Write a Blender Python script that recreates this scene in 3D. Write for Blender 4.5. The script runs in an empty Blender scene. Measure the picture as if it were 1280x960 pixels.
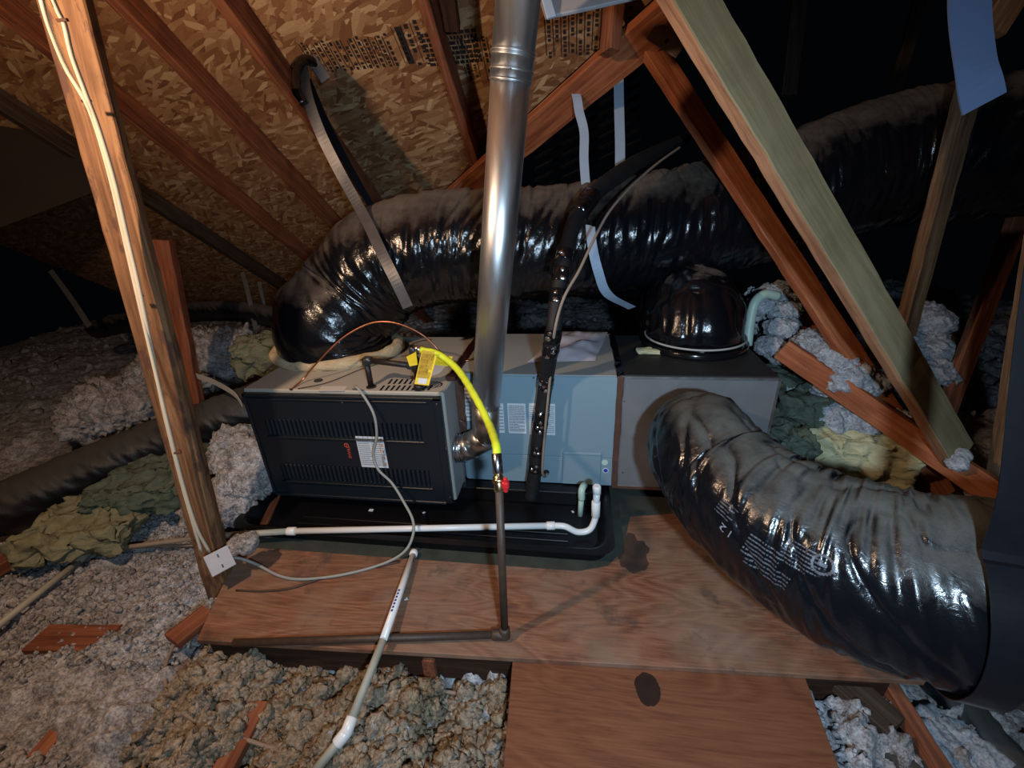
import bpy, bmesh, math, random
import numpy as np
from mathutils import Vector, Matrix, noise as mnoise
random.seed(7); RNG = np.random.RandomState(11)
SC = bpy.context.scene; COL = SC.collection

# ------------------------------------------------------------------ camera
F = 542.0; CH = 1.3
_Y = np.array([84., 245., -F]); _Y /= np.linalg.norm(_Y)
_Z = np.array([-60., 1220., F]); _Z -= _Z.dot(_Y)*_Y; _Z /= np.linalg.norm(_Z)
_X = np.cross(_Y, _Z); ROT = np.array([_X, _Y, _Z])
cd = bpy.data.cameras.new('camera'); cam = bpy.data.objects.new('camera', cd); COL.objects.link(cam)
cd.sensor_width = 36; cd.lens = 36*F/1280; cd.clip_start = 0.02; cd.clip_end = 60
cam.matrix_world = Matrix.Translation((0, 0, CH)) @ Matrix(ROT.tolist()).to_4x4()
SC.camera = cam
SC.view_settings.view_transform = 'Standard'; SC.view_settings.look = 'None'
SC.view_settings.exposure = 0.0; SC.view_settings.gamma = 1; SC.view_settings.use_curve_mapping = False
# ------------------------------------------------------------------ world and lamps
wd = bpy.data.worlds.new('world'); SC.world = wd; wd.use_nodes = True
wd.node_tree.nodes['Background'].inputs[0].default_value = (0.30, 0.42, 0.60, 1)
wd.node_tree.nodes['Background'].inputs[1].default_value = 0.002
def lamp(name, kind, loc, power, color, size=0.03, aim=None):
    l = bpy.data.lights.new(name, kind); l.energy = power; l.color = color
    if kind == 'AREA': l.shape = 'DISK'; l.size = size
    else: l.shadow_soft_size = size
    o = bpy.data.objects.new(name, l); o.location = loc; COL.objects.link(o)
    if aim: o.rotation_euler = (Vector(aim)-Vector(loc)).to_track_quat('-Z', 'Y').to_euler()
    return o
lamp('warm_bulb', 'POINT', (-1.20, 0.36, 1.84), 76, (1.0, 0.67, 0.44), 0.035)
sp = lamp('cool_light', 'SPOT', (0.26, -0.30, 1.32), 125, (0.58, 0.79, 1.0), 0.04, (0.02, 1.55, 0.42))  # unseen cool source by the camera, inferred from the bluish light
sp.data.spot_size = math.radians(118); sp.data.spot_blend = 1.0

# ------------------------------------------------------------------ pixel -> place helpers (1280x960 frame)
def ray(px, py): return ROT @ np.array([px-640., 480.-py, -F])
def dep(px, py, d): v = ray(px, py); return Vector(v*d/F) + Vector((0, 0, CH))
def atz(px, py, z=0.): v = ray(px, py); return Vector(v*((z-CH)/v[2])) + Vector((0, 0, CH))
def aty(px, py, y): v = ray(px, py); return Vector(v*(y/v[1])) + Vector((0, 0, CH))
MR = 0.7225
def atroof(px, py, z0=3.4): v = ray(px, py); t = (z0-CH)/(v[2]+MR*v[1]); return Vector(v*t) + Vector((0, 0, CH))

# ------------------------------------------------------------------ numpy value noise
_T = np.random.RandomState(3).rand(256, 256)
def vn(x, y, seed=0):
    x = np.asarray(x, float)+seed*17.31+1000; y = np.asarray(y, float)+seed*7.77+1000
    xi = np.floor(x).astype(int); yi = np.floor(y).astype(int); fx = x-xi; fy = y-yi
    fx = fx*fx*(3-2*fx); fy = fy*fy*(3-2*fy)
    a = _T[xi % 256, yi % 256]; b = _T[(xi+1) % 256, yi % 256]; c = _T[xi % 256, (yi+1) % 256]; d = _T[(xi+1) % 256, (yi+1) % 256]
    return (a*(1-fx)+b*fx)*(1-fy)+(c*(1-fx)+d*fx)*fy
def fbm(x, y, o=5, seed=0, g=0.5):
    s = 0; a = 1; n = 0
    for k in range(o): s = s+a*vn(x*2**k, y*2**k, seed+k); n += a; a *= g
    return s/n
def worley(x, y, seed=0):
    xi = np.floor(x).astype(int); yi = np.floor(y).astype(int); best = np.full(x.shape, 9.)
    for dx in (-1, 0, 1):
        for dy in (-1, 0, 1):
            cx = xi+dx; cy = yi+dy
            ox = _T[(cx+seed*13) % 256, (cy+5) % 256]; oy = _T[(cy+91) % 256, (cx+seed*7) % 256]
            best = np.minimum(best, (cx+ox-x)**2+(cy+oy-y)**2)
    return np.sqrt(best)

# ------------------------------------------------------------------ materials
MATS = {}
class NT:
    def __init__(s, name):
        m = bpy.data.materials.new(name); m.use_nodes = True; s.m = m; s.t = m.node_tree
        s.b = s.t.nodes['Principled BSDF']; s.L = s.t.links.new; s.o = s.t.nodes['Material Output']
    def n(s, typ, **kw):
        nd = s.t.nodes.new(typ)
        for k, v in kw.items():
            if k.startswith('i_'):
                key = k[2:]; key = int(key) if key.isdigit() else key.replace('_', ' ')
                nd.inputs[key].default_value = v
            else: setattr(nd, k, v)
        return nd
    def coord(s, scale=(1, 1, 1), kind='Object', rot=(0, 0, 0)):
        tc = s.n('ShaderNodeTexCoord'); mp = s.n('ShaderNodeMapping')
        mp.inputs['Scale'].default_value = scale; mp.inputs['Rotation'].default_value = rot
        s.L(tc.outputs[kind], mp.inputs[0]); return mp.outputs[0]
    def noise(s, vec, scale, detail=4, rough=.55, dist=0):
        nd = s.n('ShaderNodeTexNoise', i_Scale=scale, i_Detail=detail, i_Roughness=rough, i_Distortion=dist)
        s.L(vec, nd.inputs['Vector']); return nd.outputs['Fac']
    def ramp(s, fac, stops):
        r = s.n('ShaderNodeValToRGB'); e = r.color_ramp.elements
        while len(e) < len(stops): e.new(.5)
        for k, (p, c) in enumerate(stops):
            e[k].position = p; e[k].color = (*c, 1) if not isinstance(c, (int, float)) else (c, c, c, 1)
        s.L(fac, r.inputs[0]); return r.outputs[0]
    def mix(s, fac, a, b, mode='MIX'):
        x = s.n('ShaderNodeMix', data_type='RGBA', blend_type=mode)
        for sock, v in ((x.inputs[0], fac), (x.inputs[6], a), (x.inputs[7], b)):
            if isinstance(v, (int, float)): sock.default_value = v
            elif isinstance(v, tuple): sock.default_value = (*v, 1)
            else: s.L(v, sock)
        return x.outputs[2]
    def math(s, op, a, b=0.):
        x = s.n('ShaderNodeMath', operation=op)
        for k, v in enumerate((a, b)):
            if isinstance(v, (int, float)): x.inputs[k].default_value = v
            else: s.L(v, x.inputs[k])
        return x.outputs[0]
    def bump(s, h, strength=.3, dist=.01):
        b = s.n('ShaderNodeBump', i_Strength=strength, i_Distance=dist); s.L(h, b.inputs['Height']); s.L(b.outputs[0], s.b.inputs['Normal'])
    def set(s, **kw):
        for k, v in kw.items():
            sock = s.b.inputs[k.replace('_', ' ')]
            if isinstance(v, (int, float)): sock.default_value = v
            elif isinstance(v, tuple): sock.default_value = (*v, 1)
            else: s.L(v, sock)
        return s.m
def plain(name, col, rough=.5, metal=0., spec=.5, var=.15, scale=30, bump=.0):
    t = NT(name); v = t.coord(); f = t.noise(v, scale, 3)
    c = t.mix(f, tuple(x*(1-var) for x in col), tuple(min(1, x*(1+var)) for x in col))
    t.set(Base_Color=c, Roughness=rough, Metallic=metal, Specular_IOR_Level=spec)
    if bump: t.bump(f, bump, .004)
    MATS[name] = t.m; return t.m

def wood(name, dark, mid, light, scale=1.0, rough=.72, stain=0.0, stain_col=(.03, .02, .02)):
    t = NT(name); v = t.coord((22*scale, 22*scale, 1.3*scale))
    rnd = t.n('ShaderNodeObjectInfo').outputs['Random']
    ad = t.n('ShaderNodeVectorMath', operation='ADD'); t.L(v, ad.inputs[0]); cb = t.n('ShaderNodeCombineXYZ')
    t.L(t.math('MULTIPLY', rnd, 37.), cb.inputs[0]); t.L(t.math('MULTIPLY', rnd, 61.), cb.inputs[2]); t.L(cb.outputs[0], ad.inputs[1])
    a = t.noise(ad.outputs[0], 1.6, 6, .62, 1.2)
    b = t.noise(t.coord((90, 90, 3)), 2, 4, .6)
    g = t.math('ADD', t.math('MULTIPLY', a, .75), t.math('MULTIPLY', b, .25))
    c = t.ramp(g, [(.36, dark), (.5, mid), (.64, light)])
    k = t.noise(t.coord((3, 3, 3)), 1.5, 4, .6)
    c = t.mix(t.math('MULTIPLY', t.ramp(k, [(.5, 0.), (.7, 1.)]), .35), c, tuple(x*.5 for x in dark))
    if stain:
        q = t.noise(t.coord((14, 14, 5)), 1.3, 5, .65); c = t.mix(t.math('MULTIPLY', t.ramp(q, [(.54, 0.), (.60, 1.)]), stain), c, stain_col)
    t.set(Base_Color=c, Roughness=rough, Specular_IOR_Level=.25); t.bump(g, .35, .004); MATS[name] = t.m; return t.m

wood('wood_red', (.12, .040, .022), (.22, .075, .038), (.33, .13, .062))
wood('wood_orange', (.22, .062, .026), (.36, .11, .045), (.48, .19, .085))
wood('wood_post', (.085, .040, .020), (.19, .095, .046), (.31, .175, .085), stain=.75, stain_col=(.075, .035, .028))
wood('wood_pale', (.20, .155, .078), (.265, .21, .115), (.32, .26, .15), scale=.5)
wood('wood_warm_edge', (.22, .10, .055), (.38, .19, .10), (.48, .27, .15))  # narrow sides of the pale beam: orange of the warm light put into the colour
wood('wood_brown', (.10, .055, .030), (.20, .115, .062), (.30, .19, .11))
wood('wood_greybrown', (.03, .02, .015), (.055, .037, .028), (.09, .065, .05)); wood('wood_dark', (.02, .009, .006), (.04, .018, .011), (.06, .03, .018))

def osb(name):
    t = NT(name); uv = t.coord((1, 1, 1), 'UV'); base = None; hts = None
    wn = t.n('ShaderNodeTexNoise', i_Scale=5.0, i_Detail=2); t.L(uv, wn.inputs['Vector'])
    pal = [(.0, (.20, .085, .038)), (.3, (.30, .145, .066)), (.6, (.38, .21, .10)), (.85, (.47, .29, .15)), (1., (.62, .43, .24))]
    for k, (ang, s) in enumerate(((.15, (7, 32, 1)), (-.5, (8, 40, 1)), (1.0, (9, 42, 1)), (.35, (13, 55, 1)))):
        mp = t.n('ShaderNodeMapping'); mp.inputs['Rotation'].default_value = (0, 0, ang); mp.inputs['Location'].default_value = (k*3.3, k*1.7, 0)
        t.L(uv, mp.inputs[0]); sc = t.n('ShaderNodeVectorMath', operation='MULTIPLY'); sc.inputs[1].default_value = s; t.L(mp.outputs[0], sc.inputs[0])
        jit = t.n('ShaderNodeVectorMath', operation='MULTIPLY_ADD'); t.L(wn.outputs['Color'], jit.inputs[0]); jit.inputs[1].default_value = (.5, .9, 0); t.L(sc.outputs[0], jit.inputs[2])
        vo = t.n('ShaderNodeTexVoronoi', voronoi_dimensions='2D', i_Scale=1.0, i_Randomness=1.0); t.L(jit.outputs[0], vo.inputs['Vector'])
        sep = t.n('ShaderNodeSeparateColor'); t.L(vo.outputs['Color'], sep.inputs[0])
        r = t.n('ShaderNodeValToRGB'); e = r.color_ramp.elements
        while len(e) < 5: e.new(.5)
        for i, (p, c) in enumerate(pal): e[i].position = p; e[i].color = (*c, 1)
        t.L(sep.outputs[0], r.inputs[0])
        if base is None: base = r.outputs[0]; hts = sep.outputs[1]
        else:
            m = t.math('GREATER_THAN', sep.outputs[1], .58); base = t.mix(m, base, r.outputs[0])
            hts = t.math('MAXIMUM', hts, t.math('MULTIPLY', sep.outputs[1], m))
    gr = t.noise(t.coord((1, 1, 1), 'UV'), 140, 4, .6)
    base = t.mix(.35, base, t.ramp(gr, [(.3, (.35, .35, .35)), (.7, (1.2, 1.2, 1.2))]), 'MULTIPLY')
    t.set(Base_Color=base, Roughness=.7, Specular_IOR_Level=.25); t.bump(hts, .35, .003); MATS[name] = t.m
osb('osb')

def ply(name, a, b, c, dusty):
    t = NT(name); v = t.coord((1, 4.5, 1))
    n1 = t.noise(v, 1.1, 3, .5, .9)
    w = t.math('FRACT', t.math('MULTIPLY', n1, 15.)); w = t.math('ABSOLUTE', t.math('SUBTRACT', w, .5))
    fine = t.noise(t.coord((3, 60, 1)), 3, 5, .65)
    g = t.math('ADD', t.math('MULTIPLY', w, .42), t.math('MULTIPLY', fine, .80))
    col = t.ramp(g, [(.26, a), (.48, b), (.74, c)])
    if dusty:
        d = t.noise(t.coord((1, 1, 1)), 3.2, 5, .6)
        col = t.mix(t.math('MULTIPLY', t.ramp(d, [(.42, 0.), (.66, 1.)]), .55), col, (.25, .20, .15))
        d2 = t.noise(t.coord((1, 1, 1)), 5.5, 5, .65)
        col = t.mix(t.math('MULTIPLY', t.ramp(d2, [(.56, 0.), (.66, 1.)]), .65), col, (.055, .042, .035))
    t.set(Base_Color=col, Roughness=.68, Specular_IOR_Level=.3); t.bump(g, .2, .002); MATS[name] = t.m
ply('ply_deck', (.10, .038, .021), (.20, .083, .044), (.30, .15, .087), True)
ply('ply_board', (.11, .038, .018), (.165, .060, .028), (.21, .085, .042), False)

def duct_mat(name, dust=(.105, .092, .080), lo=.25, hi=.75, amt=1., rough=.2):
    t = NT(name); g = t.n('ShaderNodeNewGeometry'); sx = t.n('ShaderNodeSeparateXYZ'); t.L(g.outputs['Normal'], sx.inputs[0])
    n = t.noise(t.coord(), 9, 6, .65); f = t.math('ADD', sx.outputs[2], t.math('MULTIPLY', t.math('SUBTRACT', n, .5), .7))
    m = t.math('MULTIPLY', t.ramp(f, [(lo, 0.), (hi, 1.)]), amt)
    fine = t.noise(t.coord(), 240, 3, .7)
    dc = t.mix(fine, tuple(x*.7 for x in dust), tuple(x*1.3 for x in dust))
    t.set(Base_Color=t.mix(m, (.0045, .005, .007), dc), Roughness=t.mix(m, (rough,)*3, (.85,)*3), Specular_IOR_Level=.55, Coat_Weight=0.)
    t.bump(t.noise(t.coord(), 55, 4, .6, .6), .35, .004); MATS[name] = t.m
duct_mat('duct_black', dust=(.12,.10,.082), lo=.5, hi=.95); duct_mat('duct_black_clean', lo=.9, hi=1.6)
duct_mat('duct_run', dust=(.075, .075, .066), lo=.62, hi=.98)
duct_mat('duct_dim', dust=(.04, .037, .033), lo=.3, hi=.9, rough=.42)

def cellulose(name, a, b, c, warm):
    t = NT(name); n = t.noise(t.coord(), 3.5, 4, .6); f = t.math('ADD', t.math('MULTIPLY', t.noise(t.coord(), 130, 5, .75), .55), t.math('MULTIPLY', t.noise(t.coord(), 26, 5, .7), .45))
    col = t.ramp(f, [(.40, a), (.50, b), (.60, c)]); col = t.mix(t.ramp(n, [(.4, 0.), (.62, 1.)]), col, t.mix(1., col, warm, 'MULTIPLY'))
    t.set(Base_Color=col, Roughness=.95, Specular_IOR_Level=.1); t.bump(f, .9, .008); MATS[name] = t.m
cellulose('cellulose', (.12, .12, .125), (.34, .345, .365), (.60, .61, .64), (.80, .74, .68))
cellulose('cellulose_tan', (.14, .11, .08), (.30, .25, .19), (.46, .40, .32), (.85, .75, .62))
cellulose('cellulose_blue', (.20, .22, .25), (.38, .41, .45), (.60, .64, .68), (.85, .85, .85))
def batt(name, a, b, c):
    t = NT(name); f = t.noise(t.coord((1, 1, 2.5)), 26, 6, .7); n = t.noise(t.coord(), 5, 3)
    t.set(Base_Color=t.mix(n, t.ramp(f, [(.3, a), (.5, b), (.7, c)]), b), Roughness=.95, Specular_IOR_Level=.08); t.bump(f, .8, .012); MATS[name] = t.m
batt('batt_yellow', (.34, .33, .17), (.58, .56, .34), (.74, .72, .50))
batt('batt_green', (.04, .055, .04), (.10, .13, .10), (.19, .23, .18))
batt('batt_dull', (.10, .10, .06), (.22, .22, .14), (.34, .33, .22))
batt('fiber_cream', (.28, .21, .12), (.52, .42, .26), (.72, .62, .44))

def metal(name, col, rough, scale=(40, 40, 40), var=.25, spang=True):
    t = NT(name); n = t.noise(t.coord(scale), 1.0, 4, .6)
    c = t.mix(n, tuple(x*(1-var) for x in col), tuple(min(1, x*(1+var)) for x in col))
    r = t.math('ADD', t.math('MULTIPLY', n, .18), rough-.09)
    t.set(Base_Color=c, Metallic=1., Roughness=r); t.bump(n, .06, .002); MATS[name] = t.m
metal('galvanised', (.50, .50, .50), .42, (30, 30, 30)); metal('flue_metal', (.70, .71, .72), .40, (25, 25, 4))
metal('elbow_metal', (.60, .56, .52), .36); metal('clamp', (.62, .64, .66), .25); metal('copper', (.62, .27, .16), .38); metal('brass', (.60, .47, .27), .3)
metal('foil', (.80, .82, .85), .22)
plain('plenum_side', (.25, .26, .275), .38, .45, .5, .35, 5)
plain('plenum_top', (.02, .021, .022), .55, 0, .4, .4, 8)
plain('casing', (.40, .375, .32), .45, 0, .5, .06, 4); plain('casing_blue', (.20, .30, .36), .42, 0, .5, .05, 3)
plain('casing_top', (.31, .33, .32), .45, 0, .5, .2, 5)
plain('casing_side', (.30, .32, .33), .4, .1, .5, .08, 5)
plain('door_dark', (.009, .0135, .019), .36, 0, .5, .12, 6); plain('louver_dark', (.006, .008, .011), .4)
plain('pan_black', (.004, .004, .005), .38, 0, .35, .3, 20, .1); plain('black_iron', (.022, .018, .016), .5, .2, .5, .5, 60, .3)
plain('iron_grey', (.055, .06, .065), .36, .5, .5, .4, 60, .2); plain('pipe_brown', (.06, .038, .027), .55, .1, .5, .5, 40, .2)
plain('pvc_white', (.80, .82, .82), .3, 0, .5, .03); plain('pvc_old', (.36, .36, .30), .5, 0, .4, .25, 30, .1); plain('pvc_green', (.46, .62, .54), .4, 0, .4, .1)
plain('cable_grey', (.30, .31, .29), .5, 0, .4, .08); plain('cable_cream', (.66, .60, .47), .5, 0, .4, .1); plain('cable_dusty', (.27, .21, .16), .7, 0, .3, .2)
plain('hose_yellow', (.72, .80, .04), .3, 0, .5, .04); plain('tag_yellow', (.80, .58, .02), .5, 0, .4, .04)
plain('red_plastic', (.62, .02, .025), .35); plain('paper', (.62, .66, .70), .5, 0, .4, .04); plain('paper_warm', (.55, .53, .48), .55, 0, .4, .05)
plain('ink', (.05, .055, .07), .6); plain('ink_grey', (.22, .25, .28), .6); plain('ink_tag', (.50, .33, .02), .6); plain('ink_blue', (.02, .06, .42), .5); plain('ink_orange', (.60, .22, .04), .5); plain('emblem_red', (.62, .09, .045), .5)
plain('ink_duct', (.07, .075, .09), .5); plain('stamp_ink', (.018, .014, .013), .8)
plain('strap_grey', (.40, .39, .37), .55, 0, .5, .12); plain('strap_blue', (.34, .43, .55), .5, 0, .5, .08); plain('strap_metal', (.11, .107, .105), .45, .4, .5, .4, 20)
plain('strap_black', (.008, .009, .012), .22, 0, .5, .2); plain('foam_black', (.010, .010, .011), .6, 0, .4, .3, 40, .2); plain('tape_black', (.006, .006, .007), .15, 0, .6)
plain('tape_brown', (.16, .085, .062), .33, .5, .5, .45, 12, .25); plain('tape_dark', (.045, .018, .015), .3, .2, .5, .4, 14, .2)
plain('steel_box', (.30, .31, .34), .4, .7); plain('plate_white', (.46, .46, .48), .42, 0, .5, .12, 20); plain('gusset', (.17, .13, .10), .7); plain('board_grey', (.36, .37, .38), .6)
plain('plastic_sheet', (.50, .49, .55), .22, 0, .6, .2, 8, .2); plain('drywall', (.16, .15, .14), .9); plain('bark', (.26, .15, .08), .9, 0, .2, .5, 40, .6); plain('chip_white', (.75, .77, .8), .5)
plain('strap_dim', (.028, .042, .075), .5, 0, .3, .05)
plain('knot', (.028, .014, .010), .8, 0, .2, .4, 30)
plain('soot', (.07, .042, .032), .75, 0, .2, .4, 30)
plain('dark_green', (.045, .052, .044), .75, 0, .2, .5, 14)
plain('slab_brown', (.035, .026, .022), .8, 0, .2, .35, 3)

# ------------------------------------------------------------------ object helpers
def obj(name, mesh, mat=None, parent=None, loc=None, smooth=False):
    if isinstance(mesh, bmesh.types.BMesh):
        me = bpy.data.meshes.new(name); mesh.to_mesh(me); mesh.free()
    else: me = mesh
    if mat:
        me.materials.clear()
        for m in (mat if isinstance(mat, (list, tuple)) else [mat]): me.materials.append(MATS[m])
    if smooth: me.shade_smooth()
    o = bpy.data.objects.new(name, me); COL.objects.link(o)
    if loc is not None: o.location = loc
    if parent: o.parent = parent; o.matrix_parent_inverse = parent.matrix_world.inverted() if False else Matrix.Translation(-Vector(parent.location)) if loc is None else Matrix()
    return o
def empty(name, loc, label, cat, group=None, **kw):
    o = bpy.data.objects.new(name, None); COL.objects.link(o); o.location = loc; o.empty_display_size = .05
    tag(o, label, cat, group, **kw); return o
def tag(o, label=None, cat=None, group=None, kind=None):
    if label: o['label'] = label
    if cat: o['category'] = cat
    if group: o['group'] = group
    if kind: o['kind'] = kind
    return o
def bm_box(lo, hi, bevel=0., bm=None, seg=1):
    own = bmesh.new(); bmesh.ops.create_cube(own, size=1)
    lo = Vector(lo); hi = Vector(hi)
    for v in own.verts: v.co = Vector([lo[i]+(v.co[i]+.5)*(hi[i]-lo[i]) for i in range(3)])
    if bevel: bmesh.ops.bevel(own, geom=own.edges[:], offset=bevel, segments=seg, affect='EDGES', profile=.5)
    if bm is None: return own
    me = bpy.data.meshes.new('tmp'); own.to_mesh(me); own.free(); bm.from_mesh(me); bpy.data.meshes.remove(me); return bm
def beam(name, a, b, w, t, up, mat, parent=None, bevel=.003, jit=.0015, label=None, cat='beam', group=None):
    """timber from a to b; w along the side axis, t along the 'up' hint"""
    a = Vector(a); b = Vector(b); z = (b-a).normalized(); u = Vector(up); u = (u-u.dot(z)*z).normalized(); s = u.cross(z)
    L = (b-a).length; bm = bmesh.new(); n = max(2, int(L/.06)); ring = []
    prof = [(-w/2+bevel, -t/2), (w/2-bevel, -t/2), (w/2, -t/2+bevel), (w/2, t/2-bevel), (w/2-bevel, t/2), (-w/2+bevel, t/2), (-w/2, t/2-bevel), (-w/2, -t/2+bevel)]
    for i in range(n+1):
        k = random.uniform(-jit, jit); k2 = random.uniform(-jit, jit)
        ring.append([bm.verts.new((x+k*(1 if x > 0 else -1), y+k2, -L/2+L*i/n)) for x, y in prof])
    for i in range(n):
        for j in range(8): bm.faces.new((ring[i][j], ring[i][(j+1) % 8], ring[i+1][(j+1) % 8], ring[i+1][j]))
    bm.faces.new(ring[0][::-1]); bm.faces.new(ring[-1])
    o = obj(name, bm, mat)
    if isinstance(mat, tuple):
        for f in o.data.polygons:
            if abs(f.normal.x) > .9: f.material_index = 1
    M = Matrix((s, u, z)).transposed().to_4x4(); M.translation = (a+b)/2
    if parent: o.parent = parent; o.matrix_parent_inverse = Matrix(); M = Matrix.Translation(-Vector(parent.location)) @ M
    o.matrix_local = M
    if label: tag(o, label, cat, group)
    return o
def catmull(pts, step):
    P = [Vector(p) for p in pts]; P = [P[0]*2-P[1]]+P+[P[-1]*2-P[-2]]; out = []
    for i in range(1, len(P)-2):
        p0, p1, p2, p3 = P[i-1], P[i], P[i+1], P[i+2]; n = max(2, int((p2-p1).length/step))
        for k in range(n):
            t = k/n; out.append(.5*((2*p1)+(p2-p0)*t+(2*p0-5*p1+4*p2-p3)*t*t+(3*p1-p0-3*p2+p3)*t**3))
    out.append(P[-2].copy()); return out
def frames(path, up=(0, 0, 1)):
    T = []; n = len(path)
    for i in range(n): T.append((path[min(i+1, n-1)]-path[max(i-1, 0)]).normalized())
    u = Vector(up); u = (u-u.dot(T[0])*T[0])
    if u.length < .05: u = Vector((0, 1, 0)); u = u-u.dot(T[0])*T[0]
    u.normalize(); U = [u]
    for i in range(1, n):
        u = U[-1]-U[-1].dot(T[i])*T[i]; u.normalize(); U.append(u)
    return T, U
def tube(name, pts, r, mat, parent=None, step=.02, seg=12, smooth=True, curve=True, caps=True, disp=None, material_closed=True):
    path = catmull(pts, step) if curve else [Vector(p) for p in pts]
    T, U = frames(path); N = len(path); s = np.zeros(N)
    for i in range(1, N): s[i] = s[i-1]+(path[i]-path[i-1]).length
    rr = np.interp(s/s[-1], np.linspace(0, 1, len(r)), r) if isinstance(r, (list, tuple)) else np.full(N, r)
    th = np.linspace(0, 2*math.pi, seg, endpoint=False)
    P = np.array(path)[:, None, :]; Ua = np.array(U); Ta = np.array(T); Va = np.cross(Ta, Ua)
    D = np.cos(th)[None, :, None]*Ua[:, None, :]+np.sin(th)[None, :, None]*Va[:, None, :]
    R = np.repeat(rr[:, None], seg, 1)
    if disp is not None: R = R+disp(s[:, None]+0*th[None], 0*s[:, None]+th[None])
    V = (P+D*R[:, :, None]).reshape(-1, 3)
    i = np.arange(N-1)[:, None]*seg; j = np.arange(seg)[None]; j2 = (j+1) % seg
    Q = np.stack([i+j, i+j2, i+seg+j2, i+seg+j], -1).reshape(-1, 4).tolist()
    if caps: Q.append(list(range(seg))[::-1]); Q.append(list(range((N-1)*seg, N*seg)))
    o0 = Vector(path[0]) if parent is None else Vector((0, 0, 0))
    me = bpy.data.meshes.new(name); me.from_pydata((V-np.array(o0)).tolist(), [], Q); me.update()
    o = obj(name, me, mat, parent, None if parent else o0, smooth)
    o_info = dict(path=path, U=Ua, V=Va, s=s, r=rr, disp=disp)
    return o, o_info
def cyl(name, a, b, r, mat, parent=None, seg=20, r2=None, bev=0.0):
    a = Vector(a); b = Vector(b); L = (b-a); n = L.normalized(); r2 = r if r2 is None else r2; bev = min(bev, L.length*.4)
    pts = [a, a+n*bev, b-n*bev, b] if bev else [a, b]; rad = [r-bev, r, r2, r2-bev] if bev else [r, r2]
    path = pts; T, U = frames(path); bm = bmesh.new(); rings = []
    off = Vector((0, 0, 0)) if parent else a
    for p, rd in zip(path, rad):
        u = U[0]; v = n.cross(u); rings.append([bm.verts.new(p-off+u*rd*math.cos(2*math.pi*k/seg)+v*rd*math.sin(2*math.pi*k/seg)) for k in range(seg)])
    for i in range(len(rings)-1):
        for k in range(seg): bm.faces.new((rings[i][k], rings[i][(k+1) % seg], rings[i+1][(k+1) % seg], rings[i+1][k]))
    bm.faces.new(rings[0][::-1]); bm.faces.new(rings[-1])
    for f in bm.faces: f.smooth = len(f.verts) == 4
    return obj(name, bm, mat, parent, None if parent else off)
def ribbon(name, pts, w, mat, parent=None, side=None, t=.0012, step=.02, wob=.0):
    """flat strap of real thickness through pts; side = list/one width direction"""
    path = catmull(pts, step); n = len(path); T, _ = frames(path); S = []
    for i in range(n):
        if isinstance(side, list) and not isinstance(side[0], float):
            f = i/(n-1)*(len(side)-1); k = min(int(f), len(side)-2); sd = Vector(side[k]).lerp(Vector(side[k+1]), f-k)
        else: sd = Vector(side)
        sd = sd-sd.dot(T[i])*T[i]; S.append(sd.normalized())
    off = Vector((0, 0, 0)) if parent else path[0]; bm = bmesh.new(); rings = []
    for i in range(n):
        nn = T[i].cross(S[i]).normalized(); k = wob*math.sin(i*.7)
        rings.append([bm.verts.new(path[i]-off+S[i]*a*w/2+nn*(b*t/2+k)) for a, b in ((-1, -1), (1, -1), (1, 1), (-1, 1))])
    for i in range(n-1):
        for j in range(4): bm.faces.new((rings[i][j], rings[i][(j+1) % 4], rings[i+1][(j+1) % 4], rings[i+1][j]))
    bm.faces.new(rings[0][::-1]); bm.faces.new(rings[-1])
    return obj(name, bm, mat, parent, None if parent else off)
def poly_prism(pts, z0, z1, bevel=0.):
    bm = bmesh.new(); v = [bm.verts.new((p[0], p[1], z0)) for p in pts]; f = bm.faces.new(v)
    r = bmesh.ops.extrude_face_region(bm, geom=[f]); 
    for e in r['geom']:
        if isinstance(e, bmesh.types.BMVert): e.co.z = z1
    bmesh.ops.recalc_face_normals(bm, faces=bm.faces[:])
    if bevel: bmesh.ops.bevel(bm, geom=bm.edges[:], offset=bevel, segments=1, affect='EDGES')
    return bm
def quads_on(origin, u, v, rects, thick=.0006):
    """flat print: list of (u0,v0,u1,v1) boxes on a plane"""
    bm = bmesh.new(); o = Vector(origin); u = Vector(u).normalized(); v = Vector(v).normalized(); n = u.cross(v)
    for (a, b, c, d) in rects:
        q = [bm.verts.new(o+u*x+v*y+n*thick) for x, y in ((a, b), (c, b), (c, d), (a, d))]; bm.faces.new(q)
    return bm
def text_lines(w, h, rows, rnd, mx=.06, fill=.45):
    out = []
    for r in range(rows):
        y = h*(1-mx)-(r+.5)*h*(1-2*mx)/rows; x = w*mx; hh = h*(1-2*mx)/rows*fill/2; end = w*(1-mx)*(1 if rnd.random() > .25 else rnd.uniform(.5, .95))
        while x < end:
            l = rnd.uniform(.03, .10)*w; out.append((x, y-hh, min(x+l, end), y+hh)); x += l+w*.018
    return out
def text_bm(s, size, M, extrude=0.0):
    c = bpy.data.curves.new('t', 'FONT'); c.body = s; c.size = size; c.align_x = 'CENTER'; c.align_y = 'CENTER'; c.extrude = extrude
    o = bpy.data.objects.new('t', c); COL.objects.link(o); bpy.context.view_layer.update()
    me = bpy.data.meshes.new_from_object(o.evaluated_get(bpy.context.evaluated_depsgraph_get())); COL.objects.unlink(o); bpy.data.objects.remove(o)
    bm = bmesh.new(); bm.from_mesh(me); bpy.data.meshes.remove(me)
    if M is not None: bm.transform(M)
    return bm
def basis(o, u, v):
    u = Vector(u).normalized(); v = Vector(v).normalized(); M = Matrix((u, v, u.cross(v))).transposed().to_4x4(); M.translation = Vector(o); return M

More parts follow.
